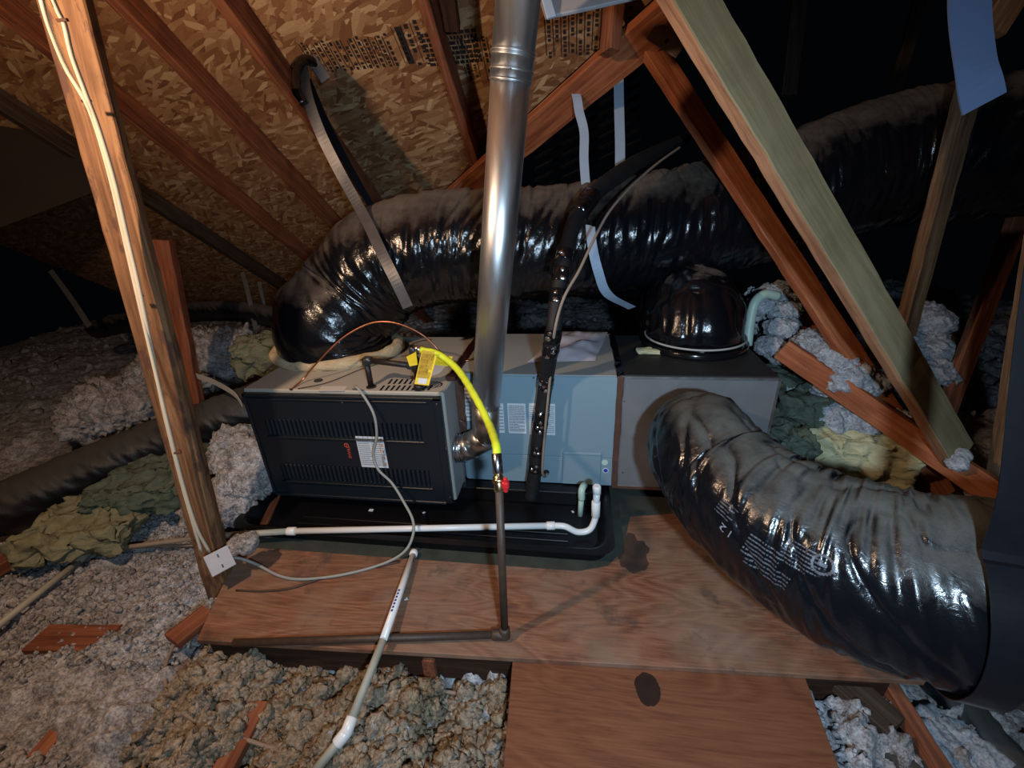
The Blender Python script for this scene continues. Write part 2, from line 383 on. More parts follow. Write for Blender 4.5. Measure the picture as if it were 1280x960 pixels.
# ================================================================== STRUCTURE: roof deck, rafters, floor
NR = Vector((0, MR, 1)).normalized(); DS = Vector((0, 1, -MR)).normalized()     # roof normal (up/out), down-slope direction
RAFT_D = .115; Z0 = 3.4; ZS = Z0+RAFT_D/NR.z
roof = bpy.data.objects.new('ceiling', None); COL.objects.link(roof); tag(roof, 'sloping roof deck of oriented strand board panels', kind='structure')
va = atroof(560, 252); vb = atroof(806, 40)                                     # valley line
cut_n = Vector((vb.y-va.y, -(vb.x-va.x), 0)).normalized()
if cut_n.x < 0: cut_n = -cut_n
def roofpt(x, y, z0=ZS): return Vector((x, y, z0-MR*y))
SL = 1.2337
k = 0
for ry in range(-1, 5):
    y0 = 0.95+ry*1.22/SL
    for rx in range(-3, 2):
        x0 = -.62+rx*2.44+(1.22 if ry % 2 else 0); g = .0016
        bm = bmesh.new(); c = [roofpt(x0+g, y0+g), roofpt(x0+2.44-g, y0+g), roofpt(x0+2.44-g, y0+1.22/SL-g), roofpt(x0+g, y0+1.22/SL-g)]
        lo = [bm.verts.new(p) for p in c]; hi = [bm.verts.new(p+NR*.012) for p in c]
        bm.faces.new(lo[::-1]); bm.faces.new(hi)
        for i in range(4): bm.faces.new((lo[i], lo[(i+1) % 4], hi[(i+1) % 4], hi[i]))
        bmesh.ops.bisect_plane(bm, geom=bm.verts[:]+bm.edges[:]+bm.faces[:], plane_co=va+cut_n*.05, plane_no=cut_n, clear_outer=True)
        bmesh.ops.bisect_plane(bm, geom=bm.verts[:]+bm.edges[:]+bm.faces[:], plane_co=(-5.2, 0, 0), plane_no=(-1, 0, 0), clear_outer=True)
        if len(bm.faces) < 3: bm.free(); continue
        uvl = bm.loops.layers.uv.new('uv')
        for f in bm.faces:
            for l in f.loops: l[uvl].uv = (l.vert.co.x, l.vert.co.y*SL)
        obj('panel', bm, 'osb', roof)
# rafters
def rafter(px, py, w, mat, label, y0=.2, y1=5.4, dx=0):
    x = atroof(px, py).x+w/2+dx
    o = beam('rafter', roofpt(x, y0, Z0)+NR*RAFT_D/2, roofpt(x, y1, Z0)+NR*RAFT_D/2, w, RAFT_D-.002, NR, mat, label=label, cat='rafter', group='roof rafters under the strand board'); return o
rafter(600, 240, .045, 'wood_red', 'dark red rafter dying into the valley board just left of the flue pipe', y1=2.86)
rafter(262, 0, .055, 'wood_red', 'brown rafter with the black taped hanger strap nailed to it', y1=4.2)
rafter(129, 0, .05, 'wood_red', 'red-brown rafter between the taped-strap rafter and the leaning post')
rafter(394, 338, .05, 'wood_red', 'shaded rafter coming out from behind the leaning post, above the lowest rafter')
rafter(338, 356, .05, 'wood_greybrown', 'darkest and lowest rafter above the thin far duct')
# blocking between rafters near the top
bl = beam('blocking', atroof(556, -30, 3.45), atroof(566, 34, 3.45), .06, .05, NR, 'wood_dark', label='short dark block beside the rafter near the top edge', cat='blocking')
# valley board
beam('valley_board', va+(va-vb)*.25-NR*.02, vb+(vb-va)*.12-NR*.02, .155, .04, NR, 'wood_orange', label='orange-red valley board rising to the upper right behind the flue pipe', cat='beam')

# floor: gypsum ceiling below with joists
fl = obj('floor', bm_box((-7, -.6, -.42), (5, 7, -.40)), 'drywall'); tag(fl, kind='structure')

# ---- terrain of blown insulation
DECK = [(-1.222, .798), (.98, .915), (1.12, 1.25), (1.12, 2.25), (-1.42, 2.25), (-1.37, 1.2)]
def hterr(x, y, fine=True):
    h = -.115+.10*(fbm(x*1.1, y*1.1, 3, 2)-.5)
    h = h+.16*np.clip((x-.95)/.8, 0, 1)*np.clip((y-1.3)/.5, 0, 1)          # rises behind the plenum
    h = h+.05*np.clip((-2.2-x)/2.5, 0, 1)
    h = h-.05*np.exp(-((x+.5)**2/.8+(y-.85)**2/.03))                       # trough along the deck edge
    if fine:
        w = worley(x*13, y*13, 1); w2 = worley(x*30+3, y*30, 2)
        amp = .5+.9*vn(x*2.3, y*2.3, 9)
        w3 = worley(x*55+9, y*55, 5); amp = amp*(1+.5*np.clip((x+1.4)/.4, 0, 1))
        h = h+amp*(.034*(.55-np.minimum(w, .9))+.022*(.5-np.minimum(w2, .9))+.010*(.5-np.minimum(w3, .9))+.10*(fbm(x*7, y*7, 5, 4, .62)-.5)+.09*(fbm(x*3.1, y*3.6, 4, 14, .6)-.5))
    return h
def terrain(name, x0, x1, y0, y1, st, hole=None):
    nx = int((x1-x0)/st)+1; ny = int((y1-y0)/st)+1; xs = np.linspace(x0, x1, nx); ys = np.linspace(y0, y1, ny); X, Yg = np.meshgrid(xs, ys)
    Z = hterr(X, Yg)
    jx = (RNG.rand(*X.shape)-.5)*st*.5; jy = (RNG.rand(*X.shape)-.5)*st*.5
    under = (X > -1.30) & (X < 1.05) & (Yg > .90) & (Yg < 2.2); Z = np.where(under, np.minimum(Z, -.14), Z)
    ub = (X > -.25) & (X < .65) & (Yg > .2) & (Yg < .95); Z = np.where(ub, np.minimum(Z, -.10), Z)
    V = np.stack([X+jx, Yg+jy, Z], -1).reshape(-1, 3)
    i = np.arange(ny-1)[:, None]*nx; j = np.arange(nx-1)[None]; Q = np.stack([i+j, i+j+1, i+nx+j+1, i+nx+j], -1).reshape(-1, 4)
    if hole:
        c = V[Q].mean(1); Q = Q[~((c[:, 0] > hole[0]) & (c[:, 0] < hole[1]) & (c[:, 1] > hole[2]) & (c[:, 1] < hole[3]))]
    return V, Q
Va, Qa = terrain('a', -2.9, 1.9, .15, 2.7, .0065)
Vb, Qb = terrain('b', -6.5, 4.2, .0, 6.0, .030, (-2.88, 1.88, .17, 2.68))
me = bpy.data.meshes.new('blown_insulation'); me.from_pydata(np.vstack([Va, Vb]).tolist(), [], np.vstack([Qa, Qb+len(Va)]).tolist()); me.update()
ins = obj('blown_insulation', me, 'cellulose', smooth=True)
tag(ins, 'grey blown cellulose insulation covering the attic floor around the plywood deck', 'insulation', kind='stuff')
# loose clumps
def clumps(name, pts, rmin, rmax, mat, label, cat='insulation', sub=1, flat=.75):
    ico = bmesh.new(); bmesh.ops.create_icosphere(ico, subdivisions=sub, radius=1); bv = np.array([v.co[:] for v in ico.verts]); bf = np.array([[v.index for v in f.verts] for f in ico.faces]); ico.free()
    n = len(pts); nv = len(bv); r = rmin+(rmax-rmin)*RNG.rand(n)**2.2
    V = bv[None]*(1+1.1*(RNG.rand(n, nv, 1)-.5)); A = RNG.randn(n, 3, 3); Qm, _ = np.linalg.qr(A); V = np.einsum('nij,nkj->nki', Qm, V*np.array([1.25, 1, flat])); V = V*r[:, None, None]+np.asarray(pts)[:, None, :]
    Fc = (bf[None]+(np.arange(n)*nv)[:, None, None]).reshape(-1, 3)
    me = bpy.data.meshes.new(name); me.from_pydata(V.reshape(-1, 3).tolist(), [], Fc.tolist()); me.update()
    o = obj(name, me, mat, smooth=True); return tag(o, label, cat, kind='stuff')
def indeck(x, y):
    return (x > -1.33) & (x < 1.1) & (y > .80+.05*(x+1.2)/2) & (y < 2.2)
pts = []
n = 30000; u = RNG.rand(n); yy = .3+2.3*u**1.4; xx = -2.7+4.5*RNG.rand(n)
m = ~indeck(xx, yy) & ~((xx > -.2) & (xx < .60) & (yy < 1.0)); xx = xx[m]; yy = yy[m]; zz = hterr(xx, yy)+.002
dens = vn(xx*3, yy*3, 21) > .38; xx, yy, zz = xx[dens], yy[dens], zz[dens]
clumps('insulation_clumps', np.stack([xx, yy, zz], -1), .004, .016, 'cellulose', 'loose crumbs of grey cellulose scattered over the insulation surface', sub=1)
n = 9500; xx = -1.25+1.1*RNG.rand(n); yy = .44+.40*RNG.rand(n)
m = (xx < -.20) & (yy < .84); xx = xx[m]; yy = yy[m]
clumps('insulation_lumps', np.stack([xx, yy, hterr(xx, yy)+.006], -1), .005, .020, 'cellulose_tan', 'coarse brownish lumps of insulation in front of the deck edge', sub=2)
n = 1500; xx = -6+9.5*RNG.rand(n); yy = 2.4+2.6*RNG.rand(n)
clumps('far_insulation_clumps', np.stack([xx, yy, hterr(xx, yy)], -1), .012, .045, 'cellulose', 'pale clumps of insulation in the dark area behind the leaning post', sub=1)

# ================================================================== DECK
dk = empty('plywood_deck', (-.1, 1.2, -.02), 'wide water-stained plywood deck under the furnace and black pan', 'plywood')
obj('sheet', poly_prism(DECK, -.019, 0, .0015), 'ply_deck', dk)
def blob(name, cx, cy, rx, ry, z, mat, parent, n=90, seed=0, amp=.5):
    bm = bmesh.new(); vs = []
    for i in range(n):
        a = 2*math.pi*i/n; r = 1+amp*(float(fbm(np.array([math.cos(a)*1.9+seed]), np.array([math.sin(a)*1.9]), 4, seed)[0])-.5)*2
        vs.append(bm.verts.new((cx+rx*r*math.cos(a), cy+ry*r*math.sin(a), z)))
    bm.faces.new(vs); return obj(name, bm, mat, parent)
p = atz(790, 690); s1 = blob('stain', p.x, p.y, .07, .085, .0006, 'soot', dk, seed=3); s1['label'] = 'dark round stain on the plywood'
# dark greenish band that follows the pan's outline
green_band = poly_prism([(-1.45+.1, 1.195), (.02, 1.205), (.13, 1.24), (.19, 1.32), (.24, 1.52), (.44, 1.56), (.44, 2.0), (-1.3, 2.0)], .0002, .0007)
g_ = obj('green_band', green_band, 'dark_green', dk); g_['label'] = 'dark greenish band around the pan'
g2 = obj('green_band', poly_prism([tuple(atz(1000, 738)[:2]), tuple(atz(970, 722)[:2]), (.85, 1.3), (1.11, 1.24), (.975, .93), tuple(atz(1085, 815)[:2]), tuple(atz(1040, 775)[:2])], .0002, .0007), 'dark_green', dk); g2['label'] = 'greenish strip beside the big duct'  # flat dark greenish strip on the deck
# lower board
lb = [tuple(atz(641, 822, -.022)[:2]), tuple(atz(1003, 838, -.022)[:2]), tuple(atz(1058, 985, -.022)[:2]), tuple(atz(626, 1000, -.022)[:2])]
lo = empty('plywood_board', (.2, .65, -.03), 'smaller reddish plywood board in the foreground, butted below the deck edge', 'plywood')
obj('sheet', poly_prism(lb, -.040, -.0205, .0015), 'ply_board', lo)
p = atz(810, 862, -.0205); s2 = blob('knot_stain', p.x, p.y, .036, .048, -.0199, 'knot', lo, seed=8, amp=.15); s2['label'] = 'dark oval stain'
# joists under the deck and boards poking from the insulation
for i, (x, l) in enumerate(((-1.10, 'floor joist under the left end of the deck'), (-.45, 'floor joist under the deck middle, hidden in lumps of insulation'), (.28, 'floor joist carrying the foreground board'), (.92, 'floor joist under the right end of the deck'))):
    beam('floor_joist', (x, .84 if i < 2 else .25, -.125), (x, 2.6, -.125), .04, .165 if i < 2 else .15, (0, 0, 1), 'wood_red', label=l, cat='joist', group='joists under the deck')
beam('edge_blocker', (-1.2, .830, -.082), (.9, .935, -.082), .03, .12, (0, 0, 1), 'wood_dark', label='long red-brown board set on edge under the deck front, deepened to block light', cat='board')  # depth added to block light reaching the insulation under the deck
def fboard(name, q0, q1, z, w, t, mat, label, cat='board', up=(0, 0, 1), group=None):
    return beam(name, atz(*q0, z), atz(*q1, z), w, t, up, mat, label=label, cat=cat, group=group)
fboard('scrap_board', (48, 800), (140, 800), -.112, .10, .035, 'wood_red', 'short red-brown scrap board bedded in grey insulation left of the deck')
fboard('scrap_board', (268, 985), (325, 880), -.118, .06, .03, 'wood_red', 'narrow red-brown board end in the bottom insulation left of the drain pipe')
fboard('scrap_board', (15, 985), (75, 915), -.118, .05, .03, 'wood_red', 'red-brown board end at the bottom left corner')
fboard('scrap_board', (-40, 730), (105, 640), -.05, .10, .05, 'wood_red', 'long shaded brown board below the black floor duct at far left')
fboard('scrap_board', (-40, 700), (95, 622), -.07, .05, .05, 'wood_greybrown', 'thin dark plank alongside the long shaded board at far left')
fboard('scrap_board', (330, 662), (352, 614), .0, .03, .05, 'wood_orange', 'short orange board end left of the black pan')
fboard('scrap_board', (215, 802), (262, 765), -.03, .08, .03, 'wood_red', 'square-cut board end tucked under the left front corner of the deck')
fboard('scrap_board', (1040, 840), (1120, 910), -.07, .09, .03, 'wood_greybrown', 'dim brown board in the insulation right of the foreground board')
fboard('scrap_board', (120, 540), (215, 500), .02, .12, .05, 'wood_red', 'dim board in the far insulation left of the leaning post')
fboard('scrap_board', (240, 470), (335, 428), .02, .22, .04, 'wood_red', 'dim red-brown board lying in far insulation right of the leaning post')
fboard('scrap_board', (270, 600), (270, 545), -.05, .06, .06, 'wood_orange', 'orange board end just right of the post below the floor duct')

# ================================================================== DRAIN PAN
def rrect(x0, x1, y0, y1, r, n=6):
    out = []
    for cx, cy, a0 in ((x1-r, y1-r, 0), (x0+r, y1-r, 90), (x0+r, y0+r, 180), (x1-r, y0+r, 270)):
        for k in range(n+1):
            a = math.radians(a0+90*k/n); out.append((cx+r*math.cos(a), cy+r*math.sin(a)))
    return out
pan = empty('drain_pan', (-.65, 1.7, 0), 'shallow black plastic drain pan with rounded corners under the furnace', 'pan')
bm = bmesh.new(); loops = []
for (off, z) in ((.012, .002), (.0, .050), (-.012, .056), (.014, .058), (.022, .054), (.050, .012), (.09, .010)):
    loops.append([bm.verts.new((x, y, z)) for x, y in rrect(-1.44+off, .145-off, 1.245+off, 2.25-off, .07)])
for a, b in zip(loops, loops[1:]):
    n = len(a)
    for i in range(n): bm.faces.new((a[i], a[(i+1) % n], b[(i+1) % n], b[i]))
bm.faces.new(loops[-1]); bm.faces.new(loops[0][::-1]); bmesh.ops.recalc_face_normals(bm, faces=bm.faces[:])
obj('tray', bm, 'pan_black', pan)
for y in (1.335, 1.375): obj('rib', bm_box((-1.2, y, .009), (-.02, y+.012, .016), .002), 'pan_black', pan)
for i, x in enumerate((-1.28, -.62, .10)): pass
sup = empty('support_rail', (-.6, 1.6, .012), 'black rail under the front of the furnace inside the pan', 'rail'); obj('rail', bm_box((-1.30, 1.56, .012), (.12, 1.62, .0795), .003), 'pan_black', sup)
c = sup.copy(); COL.objects.link(c); c['label'] = 'black rail under the rear of the furnace inside the pan'; c.location.y = 2.02
for ch in sup.children: d_ = ch.copy(); COL.objects.link(d_); d_.parent = c
# sticker and bits on the pan
p = atz(712, 623, .0115); bm = bmesh.new(); bmesh.ops.create_circle(bm, cap_ends=True, segments=24, radius=.022); bm.transform(Matrix.Translation((p.x, p.y, .0112)))
s_ = obj('sticker', bm, 'strap_blue', pan); s_['label'] = 'round pale blue sticker'
obj('sticker_print', quads_on((p.x+.001, p.y-.018, .0115), (1, 0, 0), (0, 1, 0), text_lines(.028, .036, 6, random.Random(2))), 'ink_blue', s_)
for i, (px, py, sz) in enumerate(((464, 638, .010), (530, 641, .006), (633, 625, .007), (716, 640, .006))):
    p = atz(px, py, .0125); b = obj('plastic_chip', bm_box((-sz, -sz*.7, 0), (sz, sz*.7, .003), .0006), 'paper', None, p); b.rotation_euler.z = .7*i
    tag(b, ['pale blue plastic chip lying in the pan under the furnace door', 'tiny pale chip in the pan right of the blue chip', 'tiny pale chip in the pan beside the gas pipe', 'tiny pale chip in the pan near the round sticker'][i], 'debris')
p = atz(508, 749, .0); b = obj('paper_scrap', poly_prism([(-.006, -.006), (.007, -.002), (.0, .008)], 0, .002), 'chip_white', None, p); tag(b, 'small white triangular paper scrap on the plywood deck beside the angled drain pipe', 'debris')

# ================================================================== FURNACE
FX0, FX1, FY, FYB, FZ0, FZ1 = -1.372, -.510, 1.452, 2.16, .080, .600
fu = empty('furnace', (-.94, 1.8, FZ0), 'horizontal gas furnace with dark louvered door panel and greige top', 'furnace')
obj('casing', bm_box((FX0, FY+.012, FZ0), (FX1, FYB, FZ1), .004), 'casing', fu)
obj('side_panel', bm_box((FX1-.001, FY+.016, FZ0+.004), (FX1+.004, FYB-.01, FZ1-.004), .001), 'casing_side', fu)
# door with two louver openings
door_y = FY-.010
DX0, DX1, DZ0, DZ1 = FX0+.008, FX1-.006, FZ0-.005, FZ1-.012
def dxz(px, py): p = aty(px, py, door_y); return p.x, p.z
u0 = (dxz(334, 536)[0], dxz(526, 536)[0]); uz = (dxz(430, 547)[1], dxz(430, 527)[1])
l0 = (dxz(354, 594)[0], dxz(537, 594)[0]); lz = (dxz(450, 604)[1], dxz(450, 584)[1])
bm = bmesh.new()
def dbox(x0, x1, z0, z1, yf=0., yb=.018, bev=0.): bm_box((x0, door_y-yf, z0), (x1, door_y+yb, z1), bev, bm)
dbox(DX0, DX1, DZ0, lz[0]); dbox(DX0, l0[0], lz[0], lz[1]); dbox(l0[1], DX1, lz[0], lz[1]); dbox(DX0, DX1, lz[1], uz[0]); dbox(DX0, u0[0], uz[0], uz[1]); dbox(u0[1], DX1, uz[0], uz[1]); dbox(DX0, DX1, uz[1], DZ1)
door = obj('door', bm, 'door_dark', fu); door['label'] = 'dark blue-black door panel'
obj('door_back', bm_box((DX0+.02, door_y+.012, DZ0+.02), (DX1-.02, door_y+.017, DZ1-.02)), 'louver_dark', door)
bm = bmesh.new(); e = .006
bm_box((DX0, door_y-.006, DZ1-.012), (DX1, door_y+.001, DZ1), .002, bm); bm_box((DX0, door_y-.006, DZ0), (DX1, door_y+.001, DZ0+.014), .002, bm)
bm_box((DX0, door_y-.006, DZ0), (DX0+.012, door_y+.001, DZ1), .002, bm); bm_box((DX1-.030, door_y-.006, DZ0), (DX1, door_y+.001, DZ1), .002, bm)
obj('rim', bm, 'door_dark', door)
p0 = dxz(308, 502); p1 = dxz(534, 503)
obj('embossed_lip', bm_box((p0[0], door_y-.008, p1[1]-.004), (p1[0], door_y+.001, p1[1]+.004), .002), 'door_dark', door)
for (a, b), z in ((u0, uz), (l0, lz)): obj('louver_lip', bm_box((a-.004, door_y-.012, z[0]-.006), (b+.01, door_y+.001, z[0]-.001), .0015), 'door_dark', door)
# louvers (parts, shared mesh)
hgt = uz[1]-uz[0]; lm = bm_box((-.0045, -.003, -hgt/2), (.0045, .003, hgt/2), .0008)
for v in lm.verts: v.co.y += v.co.x*.6
lme = bpy.data.meshes.new('louver'); lm.to_mesh(lme); lm.free(); lme.materials.append(MATS['door_dark'])
NL = 34
for (a, b), z in ((u0, uz), (l0, lz)):
    for i in range(NL):
        o = bpy.data.objects.new('louver', lme); COL.objects.link(o); o.parent = fu; o.location = Vector((a+(b-a)*(i+.5)/NL, door_y+.004, (z[0]+z[1])/2))-fu.location
for (px, py) in ((546, 505), (563, 622), (428, 503)):
    p = aty(px, py, door_y-.006); cyl('screw', p+Vector((0, .002, 0)), p-Vector((0, .003, 0)), .0035, 'clamp', fu, 10)
# label on door + emblem
def panel_on(parent, q0, q1, y, mat, name='label_sheet', sub=None, rows=10, ink='ink', cols=1, seed=1, label=None, thick=.0008):
    """sheet facing the camera side on plane y, given its two opposite pixel corners"""
    a = aty(*q0, y); b = aty(*q1, y); x0, x1 = sorted((a.x, b.x)); z0, z1 = sorted((a.z, b.z)); w = x1-x0; h = z1-z0
    s = obj(name, bm_box((x0, y-thick, z0), (x1, y, z1)), mat, parent)
    if label: s['label'] = label
    if rows:
        rc = []; rnd = random.Random(seed)
        for c in range(cols): rc += [(r[0]+c*w/cols, r[1], r[2]+c*w/cols, r[3]) for r in text_lines(w/cols, h, rows, rnd)]
        obj('print', quads_on((x0, y-thick, z0), (1, 0, 0), (0, 0, 1), rc, .0004), ink, s)
    return s, (x0, x1, z0, z1)
lab, (x0, x1, z0, z1) = panel_on(fu, (444, 545), (486, 585), door_y, 'paper', rows=13, ink='ink_grey', cols=2, seed=4, label='pale warning sticker with lines of small print')
h = z1-z0; sx = x1-.022
obj('icon_strip', quads_on((sx, door_y-.0008, z0), (1, 0, 0), (0, 0, 1), [(0, .004, .003, h-.004)], .0006), 'ink_orange', lab)
obj('icon', quads_on((sx+.008, door_y-.0008, z0), (1, 0, 0), (0, 0, 1), [(0, h*(.1+.2*k), .007, h*(.1+.2*k)+.009) for k in range(4)], .0006), 'ink_orange', lab)
bm = bmesh.new(); bmesh.ops.create_circle(bm, cap_ends=True, segments=16, radius=.007); bm.transform(Matrix.Translation((sx+.011, door_y-.0016, z1-.014)) @ Matrix.Rotation(math.pi/2, 4, 'X')); obj('icon', bm, 'ink', lab)
p = aty(434, 560, door_y); em = text_bm('TRANE', .019, basis((p.x+.004, door_y-.0009, p.z-.021), (0, 0, -1), (1, 0, 0)))
eo = obj('emblem', em, 'emblem_red', fu); eo['label'] = 'small orange-red round emblem above vertical lettering'
bm = bmesh.new(); R_ = .0105
N_ = 28
ri = [[bm.verts.new((p.x+r*math.cos(2*math.pi*k/N_), door_y-.001, p.z+.014+r*math.sin(2*math.pi*k/N_))) for k in range(N_)] for r in (R_, R_*.72)]
for k in range(N_): bm.faces.new((ri[0][k], ri[0][(k+1) % N_], ri[1][(k+1) % N_], ri[1][k]))
for rc in ((-.005, .017, .005, .0195), (-.0015, .008, .0015, .018)):
    bm.faces.new([bm.verts.new((p.x+x, door_y-.001, p.z+z)) for x, z in ((rc[0], rc[1]), (rc[2], rc[1]), (rc[2], rc[3]), (rc[0], rc[3]))])
obj('ring', bm, 'emblem_red', eo)
# top details
def topquad(pxs, z, mat, name, parent, th=.0008):
    P = [atz(*q, z) for q in pxs]; return obj(name, poly_prism([(a.x, a.y) for a in P], z, z+th), mat, parent)
t_ = topquad([(397, 489), (402, 483), (434, 483), (430, 489)], FZ1, 'paper_warm', 'label_sheet', fu); t_['label'] = 'white rating sticker on the furnace top'
t_ = topquad([(515, 478), (528, 458), (560, 455), (550, 466)], FZ1, 'paper', 'label_sheet', fu); t_['label'] = 'pale sticker on the furnace top near the gas valve'
for r, (yA, yB) in enumerate(((488, 482), (480, 474))):
    for i in range(10 if r == 0 else 8):
        x = (474+i*6.6) if r == 0 else (484+i*6.6); topquad([(x, yA), (x+5, yB), (x+7.6, yB), (x+2.8, yA)], FZ1, 'louver_dark', 'vent_slot', fu, .0006)
gc = atz(537, 481, FZ1); bm = bmesh.new()
for k in range(N_): pass
ri = [[bm.verts.new((gc.x+r*1.5*math.cos(2*math.pi*k/N_), gc.y+r*math.sin(2*math.pi*k/N_), FZ1+.0009)) for k in range(N_)] for r in (.036, .032)]
for k in range(N_): bm.faces.new((ri[0][k], ri[0][(k+1) % N_], ri[1][(k+1) % N_], ri[1][k]))
obj('vent_ring', bm, 'louver_dark', fu)
for i in range(7):
    x = gc.x-.039+i*.013; hh = .030*math.sqrt(max(0, 1-((x-gc.x)/.052)**2)); obj('vent_slot', poly_prism([(x-.003-hh*.5, gc.y-hh), (x+.003-hh*.5, gc.y-hh), (x+.003+hh*.4, gc.y+hh), (x-.003+hh*.4, gc.y+hh)], FZ1, FZ1+.0007), 'louver_dark', fu)
for (px, py, r, mat) in ((398, 476, .018, 'louver_dark'), (364, 487, .007, 'tape_dark'), (464, 484, .020, 'black_iron'), (443, 487, .008, 'clamp'), (523, 487, .018, 'black_iron')):
    p = atz(px, py, FZ1); cyl('grommet', (p.x, p.y, FZ1), (p.x, p.y, FZ1+.004), r, mat, fu, 20, bev=.001)

# ================================================================== COIL CABINET
CX0, CX1, CY, CYB, CZ1 = -.500, .168, 1.620, 2.17, .612
co = empty('coil_cabinet', (-.17, 1.9, .08), 'blue-grey evaporator coil cabinet between furnace and metal plenum', 'cabinet')
obj('casing', bm_box((CX0, CY+.006, .08), (CX1, CYB, CZ1), .003), 'casing_blue', co)
zs = aty(680, 570, CY).z
obj('front_panel', bm_box((CX0+.01, CY, zs+.002), (CX1-.004, CY+.008, CZ1-.006), .002), 'casing_blue', co)
obj('front_panel', bm_box((CX0+.01, CY, .082), (CX1-.004, CY+.008, zs-.002), .002), 'casing_blue', co)
tp = obj('top_panel', bm_box((CX0, CY+.004, CZ1-.002), (CX1, CYB, CZ1+.002), .001), 'casing_top', co); tp['label'] = 'dusty grey-beige top panel'
a = aty(703, 564, CY); b = aty(750, 606, CY)
obj('access_plate', bm_box((a.x, CY-.006, b.z), (b.x, CY+.001, a.z), .003), 'casing_blue', co); obj('plate_lip', bm_box((a.x, CY-.010, a.z-.012), (b.x, CY-.004, a.z), .003), 'casing_blue', co)
for (px, py, r, mt, lb_) in ((756, 578, .014, 'pvc_green', 'round pale green sticker'), (757, 588, .013, 'paper', 'round sticker with blue centre')):
    p = aty(px, py, CY-.0005); s_ = cyl('round_sticker', p, p-Vector((0, .0012, 0)), r, mt, co, 24); s_['label'] = lb_
    if mt == 'paper': cyl('blue_dot', p-Vector((0, .001, 0)), p-Vector((0, .0018, 0)), .0095, 'ink_blue', s_, 24)
for i, (a_, b_, rows, cols) in enumerate((((571, 478), (591, 526), 9, 2), ((619, 504), (631, 541), 8, 1), ((634, 504), (658, 542), 16, 1), ((661, 504), (694, 544), 14, 2))):
    panel_on(co, a_, b_, CY-.0003, 'paper', rows=rows, ink='ink' if i == 2 else 'ink_grey', cols=cols, seed=20+i, label=['white paper sheet nearest the furnace', 'narrow sticker beside the flue pipe', 'sticker with the densest print', 'sticker half hidden by the insulated line'][i])
for (px, py) in ((759, 603), (667, 472), (590, 610)):
    p = aty(px, py, CY); cyl('screw', p, p-Vector((0, .004, 0)), .004, 'clamp', co, 10)
p = aty(683, 590, CY); cyl('line_port', p+Vector((0, .002, 0)), p-Vector((0, .004, 0)), .013, 'black_iron', co, 20)
# seam tapes
def tapebox(name, lo, hi, mat, lbl):
    bm = bm_box(lo, hi, .002); bmesh.ops.subdivide_edges(bm, edges=[e for e in bm.edges if e.calc_length() > .1], cuts=14)
    for v in bm.verts: v.co += Vector([random.uniform(-.0022, .0022) for _ in range(3)])
    return tag(obj(name, bm, mat), lbl, 'tape')
tapebox('seam_tape', (FX1-.016, FY+.12, FZ1), (FX1+.022, 2.19, CZ1+.008), 'tape_dark', 'dark brown tape across the top seam of furnace and coil cabinet')
p = aty(572, 480, CY); tapebox('seam_tape', (FX1+.006, CY-.008, .27), (FX1+.040, CY+.012, CZ1-.004), 'tape_brown', 'brown foil tape down the seam beside the furnace flue collar')
tapebox('seam_tape', (CX1-.006, CY-.016, .082), (CX1+.018, CY+.004, CZ1+.004), 'tape_brown', 'brown foil tape down the seam of coil cabinet and plenum')
tapebox('seam_tape', (CX1-.008, CY-.006, CZ1-.002), (CX1+.02, 2.15, CZ1+.008), 'tape_black', 'glossy black tape over the top seam of coil cabinet and plenum')
for q0, q1 in (((575, 540), (578, 600)),):
    pass
# bracket under furnace right
beam('corner_bracket', aty(577, 570, 1.60), aty(581, 603, 1.60), .016, .006, (0, 1, 0), 'galvanised', label='thin metal corner bracket below the flue collar', cat='bracket')
# plastic sheet on cabinet top
bm = bmesh.new(); qs = [atz(658, 454, CZ1), atz(744, 452, CZ1), atz(760, 416, CZ1), atz(702, 415, CZ1)]; G = 22; gv = []
for i in range(G):
    for j in range(G):
        u, v = i/(G-1), j/(G-1); p = qs[0]*(1-u)*(1-v)+qs[1]*u*(1-v)+qs[2]*u*v+qs[3]*(1-u)*v
        n_ = float(fbm(np.array([u*5.5]), np.array([v*5.5]), 5, 40)[0]); edge = min(u, v, 1-u, 1-v)
        gv.append(bm.verts.new((p.x+.01*(n_-.5), p.y, CZ1+.004+min(1, edge*5)*(.006+.040*n_))))
for i in range(G-1):
    for j in range(G-1): bm.faces.new((gv[i*G+j], gv[(i+1)*G+j], gv[(i+1)*G+j+1], gv[i*G+j+1]))
tag(obj('plastic_sheet', bm, 'plastic_sheet', smooth=True), 'crumpled pale plastic sheet lying on top of the coil cabinet', 'sheet')

# ================================================================== PLENUM
PX1, PYB = .755, 2.12
pn = empty('supply_plenum', (.46, 1.86, .08), 'box of dull galvanised sheet metal with black top, right of the coil cabinet', 'plenum')
obj('casing', bm_box((CX1+.012, CY-.010, .082), (PX1, PYB, CZ1+.004), .002), 'plenum_side', pn)
t_ = obj('top_panel', bm_box((CX1+.02, CY-.008, CZ1+.002), (PX1-.002, PYB, CZ1+.010), .002), 'plenum_top', pn); t_['label'] = 'black top panel'  # top coloured near black, darker than the metal sides
obj('edge_flange', bm_box((CX1+.02, CY-.014, CZ1-.004), (PX1, CY-.007, CZ1+.006), .001), 'galvanised', pn); obj('edge_flange', bm_box((CX1+.02, CY-.014, .080), (PX1, CY-.007, .094), .001), 'tape_brown', pn)
obj('edge_flange', bm_box((PX1-.006, CY-.014, .08), (PX1+.004, CY+.0, CZ1+.004), .001), 'galvanised', pn)
for (px, py) in ((780, 501), (778, 590)):
    p = aty(px, py, CY-.01); cyl('screw', p, p-Vector((0, .004, 0)), .004, 'clamp', pn, 10)

